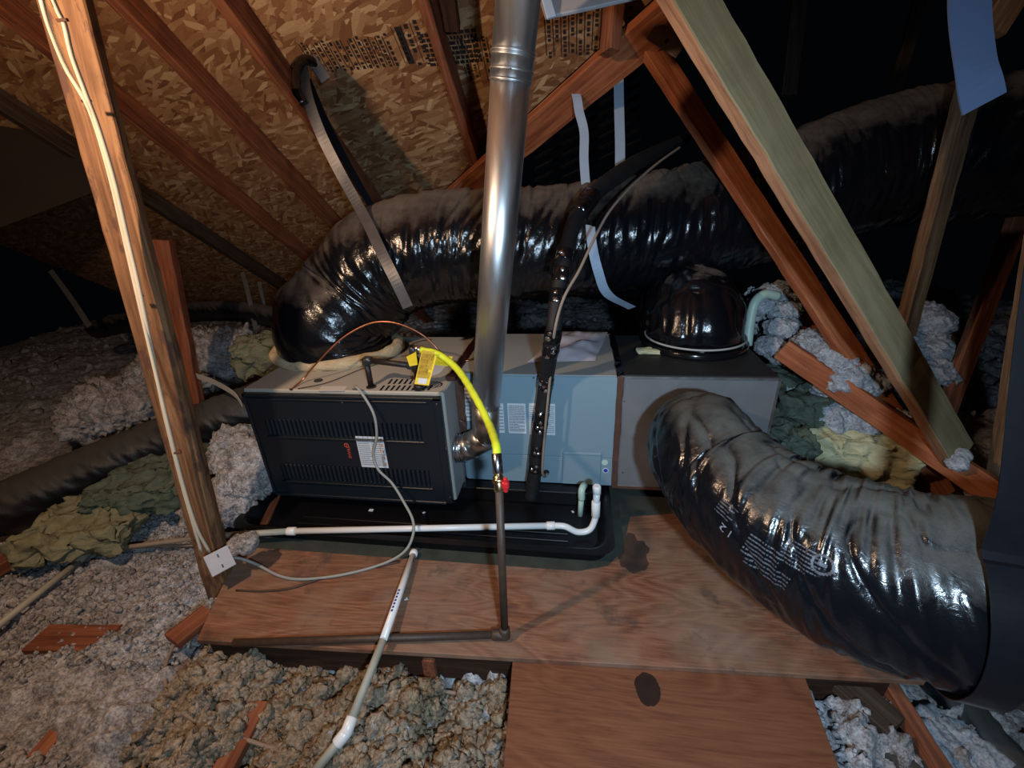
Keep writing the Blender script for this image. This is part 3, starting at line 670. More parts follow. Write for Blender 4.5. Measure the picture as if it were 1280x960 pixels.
# ================================================================== DUCTS
def wrinkle(amp, pitch=.055, seed=0, fold=1.):
    def f(s, th):
        c, sn = np.cos(th)*1.3, np.sin(th)*1.3
        a = vn(s*34+c*1.5, sn*1.7+s*2, seed); b = vn(s*85+c*3.5, sn*2.2+c*1.2, seed+5); d = fbm(s*5, sn*1.5+c*1.1, 3, seed+9)
        fold_ = np.abs(vn(s*16+2.2*c, sn*2.2+c, seed+3)-.5)*2
        rib = np.cos(2*np.pi*s/pitch)
        return amp*(.35*rib+2.0*(a-.5)+2.3*(b-.5)+3.2*(d-.5)-fold*2.2*(1-fold_)**4)
    return f
ductA = empty('return_duct', (-1.17, 1.92, .6), 'big dusty black flexible duct arching from the furnace top to the right', 'duct')
ptsA = [atz(425, 440, .60)]; b0 = ptsA[0]
ptsA += [Vector((b0.x-.01, b0.y, .74)), dep(440, 376, 2.16), dep(478, 332, 2.13), dep(545, 312, 2.11), dep(620, 307, 2.1), dep(700, 303, 2.1), dep(780, 294, 2.1), dep(850, 283, 2.1), dep(930, 262, 2.12), dep(1010, 236, 2.1), dep(1110, 205, 2.05), dep(1230, 190, 1.95), dep(1380, 170, 1.9)]
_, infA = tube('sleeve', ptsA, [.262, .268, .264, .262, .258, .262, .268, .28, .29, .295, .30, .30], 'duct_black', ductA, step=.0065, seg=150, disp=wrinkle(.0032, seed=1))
# collar strip of cream fibreglass at the foot
fp = []; 
for k in range(40):
    a = 2*math.pi*k/39; fp.append(Vector((b0.x+.30*math.cos(a)*1.0, b0.y+.30*math.sin(a)*.82, .622)))
_o, _ = tube('insulation_collar', fp, .03, 'fiber_cream', ductA, step=.008, seg=14, caps=False, disp=lambda s, th: .022*(fbm(s*14, np.sin(th)*1.5+np.cos(th), 4, 31)-.5)); _o['label'] = 'torn cream fibreglass collar at the foot of the duct'
bp = [Vector((b0.x+.262*math.cos(a), b0.y+.262*math.sin(a)*.95, .66)) for a in np.linspace(0, 2*math.pi, 48)]
_o, _ = tube('collar_tie', bp, .006, 'tape_black', ductA, step=.02, seg=8, caps=False)
# plenum top stub duct
c0 = atz(866, 430, CZ1+.01)
ductB = empty('stub_duct', (c0.x, c0.y, CZ1+.01), 'short glossy black duct stub standing on the plenum top', 'duct')
ptsB = [c0, c0+Vector((0, 0, .06)), c0+Vector((.0, .02, .09)), c0+Vector((.0, .09, .115)), c0+Vector((.0, .22, .10)), c0+Vector((.0, .45, .05))]
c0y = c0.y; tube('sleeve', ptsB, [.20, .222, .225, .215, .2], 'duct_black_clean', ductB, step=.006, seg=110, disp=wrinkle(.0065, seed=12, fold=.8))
zt = [c0+Vector((.214*math.cos(a), .214*math.sin(a), .045)) for a in np.linspace(0, 2*math.pi, 60)]
_o, _ = tube('zip_tie', zt, .0045, 'strap_grey', ductB, step=.02, seg=8, caps=False); _o['label'] = 'pale grey zip tie ring'
_o = cyl('boot_flange', c0, c0+Vector((0, 0, .03)), .228, 'tape_black', ductB, 48, bev=.006)
p_ = atz(820, 441, CZ1+.011); fz = obj('fibreglass_tuft', bm_box((-.085, -.03, -.002), (.085, .03, .02), .006), 'batt_yellow', None, (p_.x, p_.y, CZ1+.012))
bmt = bmesh.new(); bmt.from_mesh(fz.data); bmesh.ops.subdivide_edges(bmt, edges=bmt.edges[:], cuts=5, use_grid_fill=True)
for v in bmt.verts: v.co += mnoise.noise_vector(v.co*40)*.010; v.co.z = max(v.co.z, 0)
bmt.to_mesh(fz.data); bmt.free(); tag(fz, 'torn yellow fibreglass tuft on the plenum top before the stub duct', 'insulation')
# run duct from plenum front, curving to the right
ductC = empty('supply_duct', tuple(aty(872, 545, CY-.01)), 'large dusty black flexible duct with printed band curving down to the right edge', 'duct')
q0 = aty(872, 540, CY-.012)
ptsC = [q0, dep(876, 556, 1.45), dep(905, 598, 1.33), dep(955, 644, 1.22), dep(1025, 686, 1.13), dep(1105, 717, 1.05), dep(1190, 735, .99), dep(1290, 752, .94), dep(1420, 765, .9)]
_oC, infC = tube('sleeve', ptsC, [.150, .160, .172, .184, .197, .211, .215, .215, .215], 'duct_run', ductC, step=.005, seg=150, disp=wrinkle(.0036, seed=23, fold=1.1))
# black mastic collar at plenum
T0 = (ptsC[1]-ptsC[0]).normalized(); 
mp = []; Uc = infC['U'][0]; Vc = infC['V'][0]; k0 = 5
for a in np.linspace(0, 2*math.pi, 60): mp.append(infC['path'][k0]+Vector(infC['U'][k0]*math.cos(a)+infC['V'][k0]*math.sin(a))*.166)
_o, _ = tube('mastic_collar', mp, .015, 'tape_black', ductC, step=.008, seg=12, caps=False, disp=lambda s, th: .014*(fbm(s*16, np.sin(th)*1.5+np.cos(th), 3, 51)-.4))
# prints on duct C: mapped on its sleeve
def on_duct(inf, s, th, off=.0012):
    i = int(np.clip(np.searchsorted(inf['s'], s), 1, len(inf['s'])-1)); f = (s-inf['s'][i-1])/(inf['s'][i]-inf['s'][i-1])
    P = inf['path'][i-1].lerp(inf['path'][i], f); U = Vector(inf['U'][i]); V = Vector(inf['V'][i])
    r = float(np.interp(s, inf['s'], inf['r']))+(float(inf['disp'](np.array([[s]]), np.array([[th]]))[0, 0]) if inf['disp'] else 0)
    return P+(U*math.cos(th)+V*math.sin(th))*(r+off)
def nearest_sth(inf, px, py):
    """surface parameters of the duct point that stands at a place seen at px,py"""
    best = None; C0 = Vector((0, 0, CH))
    for i in range(2, len(inf['s']), 4):
        for th in np.linspace(0, 2*math.pi, 120, endpoint=False):
            P = inf['path'][i]+(Vector(inf['U'][i])*math.cos(th)+Vector(inf['V'][i])*math.sin(th))*float(inf['r'][i])
            q = ROT.T @ np.array((P-C0)); x = 640-q[0]*F/q[2]; y = 480+q[1]*F/q[2]; d = (x-px)**2+(y-py)**2+(-q[2])*60
            if best is None or d < best[0]: best = (d, float(inf['s'][i]), float(th))
    return best[1:]
def duct_print(inf, px, py, rects, parent, name='print', mat='ink_duct', bm_in=None, ru=1., flip=False, off=.0016):
    s0, t0 = nearest_sth(inf, px, py); R0 = float(np.interp(s0, inf['s'], inf['r'])); bm = bm_in or bmesh.new()
    if rects:
        for a, b, c, d in rects:
            n = max(1, int(abs(c-a)/.008)); m = max(1, int(abs(d-b)/.008))
            g = [[bm.verts.new((a+(c-a)*i/n, b+(d-b)*j/m, 0)) for j in range(m+1)] for i in range(n+1)]
            for i in range(n):
                for j in range(m): bm.faces.new((g[i][j], g[i+1][j], g[i+1][j+1], g[i][j+1]))
    else:
        bmesh.ops.triangulate(bm, faces=bm.faces[:]); bmesh.ops.subdivide_edges(bm, edges=[e for e in bm.edges if e.calc_length() > .012], cuts=2)
    for v in bm.verts:
        x, y = v.co.x, v.co.y
        if flip: x = -x
        v.co = on_duct(inf, s0+x, t0+y/R0, off)
    o = obj(name, bm, mat, parent); return o
rnd = random.Random(5)
def block(w, h, rows, seed): return [(a-w/2, b-h/2, c-w/2, d-h/2) for a, b, c, d in text_lines(w, h, rows, random.Random(seed), fill=.4)]
duct_print(infC, 904, 637, block(.045, .05, 5, 1), ductC); duct_print(infC, 948, 690, block(.07, .07, 6, 2), ductC); duct_print(infC, 1000, 695, block(.09, .07, 7, 3), ductC)
duct_print(infC, 955, 712, block(.09, .05, 4, 6), ductC); duct_print(infC, 1040, 735, block(.10, .05, 4, 7), ductC)
duct_print(infC, 1158, 735, block(.14, .045, 4, 4), ductC); o_ = duct_print(infC, 907, 660, None, ductC, mat='ink_grey', bm_in=text_bm('12', .030, None), flip=True, off=.0035); o_['label'] = 'small grey upside-down number 12'
duct_print(infC, 1054, 700, [(-.009, -.016, .009, .016)], ductC, 'tape_patch', 'paper_warm')
rg = [(.02*math.cos(a)-.003, .02*math.sin(a)-.003, .02*math.cos(a)+.003, .02*math.sin(a)+.003) for a in np.linspace(0, 6.28, 22)]
duct_print(infC, 1031, 708, rg+[(-.009, -.004, .009, .004)], ductC)
# sling straps
def hug(inf, px0, px1, th0, th1, n=26, off=.006):
    return [on_duct(inf, px0+(px1-px0)*k/(n-1), th0+(th1-th0)*k/(n-1), off) for k in range(n)]
s0, t0 = nearest_sth(infC, 1252, 700)
ks = min(range(len(infC['s'])), key=lambda i: abs(infC['s'][i]-s0)); Uk = Vector(infC['U'][ks]); Vk = Vector(infC['V'][ks]); axk = Uk.cross(Vk).normalized()
ax = axk; hp = []
tocam = (Vector((0, 0, CH))-infC['path'][ks]); tocam = (tocam-tocam.dot(axk)*axk).normalized(); upk = Vector((0, 0, 1)); upk = (upk-upk.dot(axk)*axk).normalized()
fwd = (tocam-tocam.dot(upk)*upk).normalized()
for a in np.linspace(math.radians(62), math.radians(-150), 34): hp.append(infC['path'][ks]+(fwd*math.cos(a)+upk*math.sin(a))*.226)
top = hp[0]; upd = [top+Vector((-.02, .16, .62)), top+Vector((-.01, .09, .36)), top+Vector((0, .02, .12))]
ribbon('duct_sling', upd+hp, .065, 'strap_black', None, tuple(ax), .002, .02); tag(bpy.data.objects['duct_sling'], 'wide black plastic sling around the large duct at the right edge', 'strap')

# floor ducts left
def simple_duct(name, pts, r, mat, label, seed, st=.012, seg=64, amp=.0022, group=None):
    e = empty(name, tuple(pts[0]), label, 'duct', group); tube('sleeve', pts, r, mat, e, step=st, seg=seg, disp=wrinkle(amp, seed=seed)); return e
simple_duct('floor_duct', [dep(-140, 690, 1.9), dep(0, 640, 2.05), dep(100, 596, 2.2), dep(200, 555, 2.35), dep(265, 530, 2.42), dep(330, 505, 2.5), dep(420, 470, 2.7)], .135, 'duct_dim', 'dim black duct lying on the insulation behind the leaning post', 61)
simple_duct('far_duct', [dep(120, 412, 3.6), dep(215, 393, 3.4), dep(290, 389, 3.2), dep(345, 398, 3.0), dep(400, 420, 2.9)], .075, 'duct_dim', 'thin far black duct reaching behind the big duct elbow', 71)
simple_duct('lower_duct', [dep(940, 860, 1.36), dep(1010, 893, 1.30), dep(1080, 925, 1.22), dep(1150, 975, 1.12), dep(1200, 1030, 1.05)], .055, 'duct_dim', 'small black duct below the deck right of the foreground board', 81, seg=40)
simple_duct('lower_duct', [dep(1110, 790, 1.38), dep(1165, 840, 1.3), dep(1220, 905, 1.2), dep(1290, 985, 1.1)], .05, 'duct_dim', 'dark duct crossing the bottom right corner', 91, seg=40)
# second dim duct behind upper right
# ================================================================== FLUE
fl_ = empty('flue_pipe', (-.42, 1.53, .3), 'shiny round metal flue pipe rising from the furnace side out of the frame', 'pipe')
zc = aty(570, 560, 1.535).z
E0 = Vector((FX1+.004, 1.535, zc)); B1 = aty(607, 505, 1.530); TOP = dep(660, -30, 1.10)
dr = (TOP-B1).normalized()
B0 = B1-dr*.02
cyl('pipe', B1, dep(640, 82, 1.173+.005), .0565, 'flue_metal', fl_, 48)
J = dep(640, 82, 1.178); cyl('pipe', J-dr*.03, J+dr*.9, .0585, 'flue_metal', fl_, 48)
for k, (o1, rr_) in enumerate(((-.035, .060), (-.012, .0615), (.02, .0605), (.028, .062))): cyl('joint_band', J+dr*(o1-.003), J+dr*(o1+.003), rr_, 'flue_metal', fl_, 48, bev=.002)
obj('rivet', bm_box(tuple(J-dr*.02+Vector((-.004, -.064, -.003))), tuple(J-dr*.02+Vector((.010, -.058, .002))), .001), 'clamp', fl_)
# elbow in gored segments
ep = [E0, E0+Vector((.035, 0, 0)), E0+Vector((.068, 0, .018)), Vector((B1.x-.010, 1.533, zc+.060)), B1]
for k in range(4):
    cyl('elbow_segment', ep[k], ep[k+1]+(ep[k+1]-ep[k]).normalized()*.012, .0565, 'elbow_metal', fl_, 40)
    n_ = (ep[k+1]-ep[k]).normalized(); 
    if k: n2 = ((ep[k]-ep[k-1]).normalized()+n_).normalized(); cyl('seam_ring', ep[k]-n2*.003, ep[k]+n2*.003, .0605, 'clamp', fl_, 40, bev=.002)
for k in range(3): cyl('collar_ring', E0+Vector((.004+.011*k, 0, 0)), E0+Vector((.010+.011*k, 0, 0)), .063-.001*k, 'clamp', fl_, 40, bev=.002)
cyl('seam_ring', B1-dr*.003, B1+dr*.003, .0600, 'clamp', fl_, 40, bev=.002)
# sticker on flue
sm = dep(619, 176, 1.23); 
pc = B1+dr*((sm-B1).dot(dr)); bm = bmesh.new(); side = Vector((1, 0, 0)); side = (side-side.dot(dr)*dr).normalized(); fr = side.cross(dr)
if fr.y > 0: fr = -fr
def fl_pt(a, h, r=.0572): return pc+dr*h+(side*math.sin(a)+fr*math.cos(a))*r
for (a0, a1, h0, h1, r, lst) in ((-1.25, -.62, -.03, .035, .0573, 0),):
    g = [[bm.verts.new(fl_pt(a0+(a1-a0)*i/8, h0+(h1-h0)*j, r)) for j in (0, 1)] for i in range(9)]
    for i in range(8): bm.faces.new((g[i][0], g[i+1][0], g[i+1][1], g[i][1]))
st_ = obj('label_sheet', bm, 'paper_warm', fl_); bm = bmesh.new()
for k in range(8):
    h = -.024+k*.0075; g = [[bm.verts.new(fl_pt(-1.2+(.45+.1*random.random())*i/5, h+.003*j, .0577)) for j in (0, 1)] for i in range(6)]
    for i in range(5): bm.faces.new((g[i][0], g[i+1][0], g[i+1][1], g[i][1]))
obj('print', bm, 'ink', st_)

# ================================================================== PIPES / GAS
# black gas pipe on furnace top
g1 = atz(464, 483, FZ1)
gp = empty('gas_manifold', tuple(g1), 'black iron gas pipe with elbow and tee on the furnace top', 'pipe')
e1 = Vector((g1.x, g1.y, FZ1+.115)); tee = atz(524, 488, FZ1); tz = FZ1+.115
teeT = Vector((tee.x, tee.y, tz-.012))
cyl('riser', g1, e1, .0115, 'black_iron', gp); cyl('elbow', e1-Vector((0, 0, .022)), e1+Vector((0, 0, .010)), .0175, 'iron_grey', gp, 20, bev=.005); cyl('crossbar', e1, teeT, .0115, 'black_iron', gp)
cyl('elbow', e1-Vector((.008, 0, 0)), e1+(teeT-e1).normalized()*.026, .0165, 'iron_grey', gp, 20, bev=.005); cyl('collar', teeT-(teeT-e1).normalized()*.035, teeT, .0165, 'iron_grey', gp, 20, bev=.004)
cyl('drip_leg', Vector((tee.x, tee.y, FZ1+.006)), Vector((tee.x, tee.y, tz+.07)), .0115, 'black_iron', gp); cyl('cap', Vector((tee.x, tee.y, FZ1+.004)), Vector((tee.x, tee.y, FZ1+.028)), .0185, 'black_iron', gp, 20, bev=.005)
cyl('tee', Vector((tee.x, tee.y, tz-.035)), Vector((tee.x, tee.y, tz+.025)), .0175, 'black_iron', gp, 20, bev=.004); et = Vector((tee.x, tee.y, tz+.062))
cyl('elbow', et-Vector((0, 0, .03)), et+Vector((0, 0, .008)), .0175, 'iron_grey', gp, 20, bev=.006); cyl('nipple', et, et+Vector((.035, -.012, -.004)), .0145, 'clamp', gp, 6)
# flexible yellow gas hose
ho = empty('gas_hose', tuple(et), 'bright yellow flexible gas hose arching down to the red-handled valve', 'hose')
vt = aty(621, 572, 1.02); hs = et+Vector((.035, -.012, -.004))
vd = -(ROT.T @ np.array(hs-Vector((0, 0, CH))))[2]; vd2 = -(ROT.T @ np.array(vt-Vector((0, 0, CH))))[2]
hp = [hs, dep(548, 443, vd-.01), dep(572, 462, vd-.06), dep(594, 496, vd-.17), dep(611, 530, (vd+vd2)/2-.06), dep(620, 556, vd2+.02), vt]
tube('hose', hp, .0125, 'hose_yellow', ho, step=.008, seg=16, disp=lambda s, th: .0006*np.cos(s*900))
tg = [dep(527, 440, vd-.04), dep(546, 445, vd-.045), dep(536, 482, vd-.05), dep(518, 480, vd-.045)]
bm = bmesh.new(); n1 = (tg[1]-tg[0]).cross(tg[3]-tg[0]).normalized()*.0012; lo_ = [bm.verts.new(p) for p in tg]; hi_ = [bm.verts.new(p+n1) for p in tg]
bm.faces.new(lo_); bm.faces.new(hi_[::-1])
for i in range(4): bm.faces.new((lo_[i], lo_[(i+1) % 4], hi_[(i+1) % 4], hi_[i]))
tgo = obj('warning_tag', bm, 'tag_yellow', ho); tgo['label'] = 'yellow paper warning tag'
nn = n1.normalized(); nn = -nn if nn.y > 0 else nn
w_ = (tg[1]-tg[0]).length; h_ = (tg[3]-tg[0]).length
obj('print', quads_on(tg[3]+nn*.0014, tg[2]-tg[3], tg[0]-tg[3], [(a, b+h_*.22, c, d) for a, b, c, d in text_lines(w_*.9, h_*.95, 9, random.Random(9), fill=.22) if b > h_*.1], .0006 if (tg[2]-tg[3]).cross(tg[0]-tg[3]).dot(nn) > 0 else -.0006), 'ink_tag', tgo)
obj('barcode_patch', quads_on(tg[3]+nn*.0014, tg[2]-tg[3], tg[0]-tg[3], [(w_*.2, .004, w_*.75, h_*.2)], .0006 if (tg[2]-tg[3]).cross(tg[0]-tg[3]).dot(nn) > 0 else -.0006), 'paper', tgo)
for (A, B, C_, D) in (((546, 445), (566, 446), (560, 458), (540, 456)), ((508, 446), (520, 440), (522, 456), (512, 458))):
    P4 = [dep(*A, vd+.01), dep(*B, vd+.0), dep(*C_, vd+.02), dep(*D, vd+.02)]; bm = bmesh.new(); a_ = [bm.verts.new(p) for p in P4]; b_ = [bm.verts.new(p+Vector((0, .0012, .0005))) for p in P4]; bm.faces.new(a_); bm.faces.new(b_[::-1])
    for i in range(4): bm.faces.new((a_[i], a_[(i+1) % 4], b_[(i+1) % 4], b_[i]))
    obj('warning_tag', bm, 'tag_yellow', ho)
# vertical gas pipe, valve, elbow, horizontal run
base = atz(631, 793, .02)
gv_ = empty('gas_pipe', (base.x, base.y, 0), 'brown-black iron gas pipe standing before the pan and running left along the deck edge', 'pipe')
vb_ = aty(624, 612, base.y+.06); vt2 = vt
cyl('riser', Vector((base.x, base.y, .022)), vb_, .0118, 'pipe_brown', gv_)
cyl('elbow', Vector((base.x, base.y, .008)), Vector((base.x, base.y, .050)), .0175, 'pipe_brown', gv_, 20, bev=.005)
he = atz(292, 803, .02); hd = (he-base).normalized(); he.z = .018
cyl('elbow', Vector((base.x+.012, base.y, .020)), Vector((base.x, base.y, .020))+hd*.042, .0172, 'pipe_brown', gv_, 20, bev=.005)
cyl('horizontal_run', Vector((base.x, base.y, .020)), he, .0118, 'pipe_brown', gv_)
va_ = empty('gas_valve', tuple(vb_), 'brass ball valve with small red handle on top of the standing gas pipe', 'valve'); dv = (vt-vb_).normalized()
L_ = (vt-vb_).length
cyl('body', vb_-dv*.006, vb_+dv*L_*.45, .0155, 'brass', va_, 8, bev=.003); cyl('body', vb_+dv*L_*.2, vb_+dv*L_*.35, .018, 'brass', va_, 16, bev=.003)
cyl('flare_nut', vb_+dv*L_*.48, vt+dv*.012, .0165, 'clamp', va_, 6, bev=.002); cyl('flare_nut', vb_+dv*L_*.42, vb_+dv*L_*.55, .0125, 'brass', va_, 6)
hb = vb_+dv*L_*.27; cyl('stem', hb, hb+Vector((.022, -.012, 0)), .006, 'brass', va_, 10); hc = hb+Vector((.022, -.014, 0))
bm = bm_box((-.006, -.006, -.026), (.006, .006, .022), .003); bm.transform(Matrix.Translation(hc)); bm_box(tuple(hc+Vector((-.009, -.010, -.010))), tuple(hc+Vector((.010, .008, .010))), .003, bm); obj('handle', bm, 'red_plastic', va_)

# white drain line
ZP = .070
def pz(px, py, z=ZP): return atz(px, py, z)
dl = empty('drain_line', tuple(pz(520, 661)), 'long white plastic drain pipe running across the front of the black pan with a trap', 'pipe')
A_ = pz(362, 664); B_ = pz(690, 657)
cyl('pipe', A_, B_, .0125, 'pvc_white', dl); cyl('coupling', A_-(B_-A_).normalized()*.010, A_+(B_-A_).normalized()*.026, .0165, 'pvc_white', dl, 24, bev=.002)
o_ = cyl('old_pipe', pz(268, 670), A_, .0125, 'pvc_old', dl); o_['label'] = 'older grimy grey-beige pipe end'
cyl('coupling', B_-(B_-A_).normalized()*.022, B_+(B_-A_).normalized()*.012, .0165, 'pvc_white', dl, 24, bev=.002)
yT = B_.y+.03
tr = [B_, pz(706, 658), dep(722, 665, -(ROT.T @ np.array(B_-Vector((0, 0, CH))))[2]-.0), aty(737, 662, B_.y+.015), aty(744, 648, yT), aty(745, 636, yT)]
tube('trap', tr, .0125, 'pvc_white', dl, step=.008, seg=20)
cyl('coupling', aty(744.5, 645, yT), aty(745, 627, yT), .0170, 'pvc_white', dl, 24, bev=.002); cyl('riser', aty(745, 632, yT), aty(746, 616, yT), .0130, 'pvc_white', dl, 24); cyl('cap', aty(746, 617, yT), aty(746, 607, yT), .0160, 'pvc_white', dl, 24, bev=.004)
sb = empty('drain_stub', tuple(aty(725, 645, 1.50)), 'short pale green plastic stub pipe standing beside the white capped riser', 'pipe')
cyl('pipe', aty(725, 647, 1.50), aty(727, 618, 1.50), .0115, 'pvc_green', sb, 20); tube('bend', [aty(727, 624, 1.50), aty(727, 614, 1.50), aty(728.5, 609, 1.515), aty(730, 607, 1.55), aty(731, 607, 1.60)], .0145, 'pvc_green', sb, step=.006, seg=16)
# angled drain pipe toward camera
ad = empty('angled_drain', tuple(atz(516, 692, .03)), 'white plastic drain pipe lying across the deck and dropping into the insulation', 'pipe')
a0 = atz(517, 692, .022); a1 = atz(479, 800, .046); a2 = atz(433, 915, -.035); a3 = atz(395, 962, -.075)
cyl('pipe', a0, a1, .0122, 'pvc_white', ad); o_ = cyl('pipe', a1, a2, .0122, 'pvc_old', ad); o_['label'] = 'dust-stained lower length'
cyl('coupling', a0-(a1-a0).normalized()*.012, a0+(a1-a0).normalized()*.010, .016, 'pvc_white', ad, 20, bev=.003)
cyl('elbow', a2-(a2-a1).normalized()*.035, a2+(a2-a1).normalized()*.008, .0165, 'pvc_white', ad, 20, bev=.003); cyl('elbow', a2-(a3-a2).normalized()*.006, a2+(a3-a2).normalized()*.035, .0165, 'pvc_white', ad, 20, bev=.003); cyl('pipe', a2, a3, .0122, 'pvc_old', ad)
bm = bmesh.new(); md = (a1-a0).normalized(); up_ = Vector((0, 0, 1)); up_ = (up_-up_.dot(md)*md).normalized(); sd_ = md.cross(up_); mi = a0.lerp(a1, .62)
for k in range(7):
    x = -.045+k*.014
    g = [bm.verts.new(mi+md*(x+xx_)+(up_*math.cos(an)+sd_*math.sin(an))*.0127) for xx_, an in ((0, -.2), (.009, -.2), (.009, .35), (0, .35))]; bm.faces.new(g)
obj('print', bm, 'ink_blue', ad)
# old pipe left
op = empty('old_conduit', tuple(atz(60, 740, -.06)), 'long dusty grey plastic pipe lying on the insulation at far left', 'pipe')
cyl('pipe', atz(-40, 812, -.05), atz(98, 702, -.05), .0125, 'pvc_old', op); cyl('coupling', atz(94, 704, -.05), atz(112, 690, -.05), .0165, 'pvc_old', op, 20, bev=.002)
cyl('pipe', atz(112, 690, -.05), atz(250, 672, -.05), .010, 'cable_dusty', op)

# ================================================================== REFRIGERANT LINES
ls = empty('insulated_line', tuple(aty(665, 605, 1.56)), 'black foam-insulated refrigerant line bound with shiny tape in front of the coil cabinet', 'pipe')
lp = [aty(664, 622, 1.55), aty(667, 600, 1.56), aty(673, 550, 1.565), aty(682, 480, 1.57), dep(691, 420, 1.56), dep(700, 350, 1.56), dep(708, 310, 1.60), dep(722, 270, 1.68), dep(745, 240, 1.78), dep(790, 207, 1.92), dep(842, 180, 2.1), dep(900, 150, 2.35)]
_, infL = tube('foam_sleeve', lp, [.031, .031, .029, .028, .028, .030, .034, .037, .034, .026, .026, .026], 'foam_black', ls, step=.006, seg=28, disp=lambda s, th: .004*(fbm(s*18, np.sin(th)+np.cos(th)*.7, 3, 77)-.5))
# tape wraps + foil bits
def Lpos(py_target):
    best = min(range(len(infL['path'])), key=lambda i: abs((lambda q: 480+q[1]*F/q[2])(ROT.T @ np.array(infL['path'][i]-Vector((0, 0, CH))))-py_target)); return best
for j, py in enumerate((250, 262, 322, 345, 372, 420, 436, 478, 518, 530, 560, 582)):
    i = Lpos(py)
    if j < 2:
        i0, i1 = max(0, i-7), i+7; tube('tape_wrap', [infL['path'][k_] for k_ in range(i0, i1, 3)], .040, 'tape_black', ls, step=.004, seg=28, disp=lambda s, th: .014*(fbm(s*30, np.sin(th)*2+np.cos(th), 3, 5)-.5))
        continue
    tube('tape_wrap', [infL['path'][k_] for k_ in range(max(0, i-4), i+5, 2)], .0315, 'tape_black', ls, step=.004, seg=24, disp=lambda s, th: .006*(fbm(s*60, np.sin(th)*2+np.cos(th), 3, 5)-.5))
    for q in range(3):
        ii = i+random.randint(-4, 4); ii = max(0, min(len(infL['path'])-1, ii)); c_ = infL['path'][ii]; dcam = (Vector((0, 0, CH))-c_); t__ = Vector(np.cross(infL['U'][ii], infL['V'][ii])); dcam = (dcam-dcam.dot(t__)*t__).normalized(); sd__ = dcam.cross(t__)
        ang = random.uniform(-.9, .9); n_ = dcam*math.cos(ang)+sd__*math.sin(ang); bm = bmesh.new(); bmesh.ops.create_icosphere(bm, subdivisions=2, radius=.008)
        for v in bm.verts: v.co = Vector((v.co.x*random.uniform(.5, 1.3), v.co.y*random.uniform(.5, 1.4), v.co.z*.4))
        bm.transform(Matrix.Translation(c_+n_*.031) @ n_.to_track_quat('Z', 'Y').to_matrix().to_4x4()); obj('foil_patch', bm, 'foil', ls)
cl = empty('copper_line', tuple(aty(683, 590, 1.6)), 'thin tan copper line running down beside the insulated line', 'pipe')
tube('tube', [aty(684, 591, CY), aty(681, 596, 1.585), aty(678, 585, 1.535), aty(683, 520, 1.53), aty(690, 450, 1.53), dep(694, 410, 1.50), dep(705, 372, 1.50), dep(724, 338, 1.52), dep(742, 300, 1.56), dep(762, 264, 1.62), dep(790, 232, 1.72), dep(822, 204, 1.86), dep(850, 184, 2.0)], .0052, 'cable_dusty', cl, step=.012, seg=10)
# thin copper control tube arc
ct = empty('copper_capillary', tuple(atz(364, 487, FZ1)), 'thin pinkish copper tube arching above the furnace top', 'tube')
tube('tube', [atz(364, 487, FZ1), atz(380, 473, FZ1+.02), dep(395, 455, 1.80), dep(425, 425, 1.78), dep(455, 407, 1.77), dep(480, 402, 1.76), dep(505, 407, 1.76), dep(530, 420, 1.77), dep(552, 441, 1.79), atz(566, 452, FZ1+.02), atz(590, 449, FZ1+.02), atz(598, 441, FZ1+.02)], .0035, 'copper', ct, step=.012, seg=8)
# thin wires on furnace top
tw = empty('thin_wire', tuple(atz(440, 468, FZ1)), 'thin dark wire lying loose across the furnace top', 'cable')
tube('wire', [atz(372, 486, FZ1+.004), atz(410, 478, FZ1+.004), atz(450, 462, FZ1+.004), atz(480, 452, FZ1+.004), atz(500, 440, FZ1+.006), atz(520, 428, FZ1+.006), atz(540, 424, FZ1+.006)], .0018, 'black_iron', tw, step=.02, seg=6)

# grey cable
gcab = empty('grey_cable', tuple(atz(443, 487, FZ1)), 'grey electrical cable drooping over the furnace door down to the outlet box', 'cable')
gpts = [atz(443, 487, FZ1), atz(446, 484, FZ1+.025), aty(458, 500, 1.415), aty(468, 520, 1.40), aty(471, 545, 1.40), aty(467, 568, 1.40), aty(473, 587, 1.385), aty(490, 604, 1.37), aty(505, 628, 1.33), aty(516, 650, 1.28), aty(516, 670, 1.24), atz(505, 690, .035), atz(478, 705, .008), atz(430, 718, .007), atz(380, 724, .007), atz(350, 720, .01), atz(322, 706, .03), atz(300, 698, .07), atz(280, 696, .10)]
tube('cable', gpts, .0055, 'cable_grey', gcab, step=.012, seg=10)
c2 = empty('brown_cable', tuple(atz(330, 735, 0)), 'thin dark cable lying on the deck below the grey cable', 'cable')
tube('cable', [atz(295, 738, .004), atz(330, 739, .005), atz(365, 735, .005), atz(400, 724, .005), atz(450, 713, .005), atz(500, 702, .005)], .0035, 'pipe_brown', c2, step=.02, seg=8)

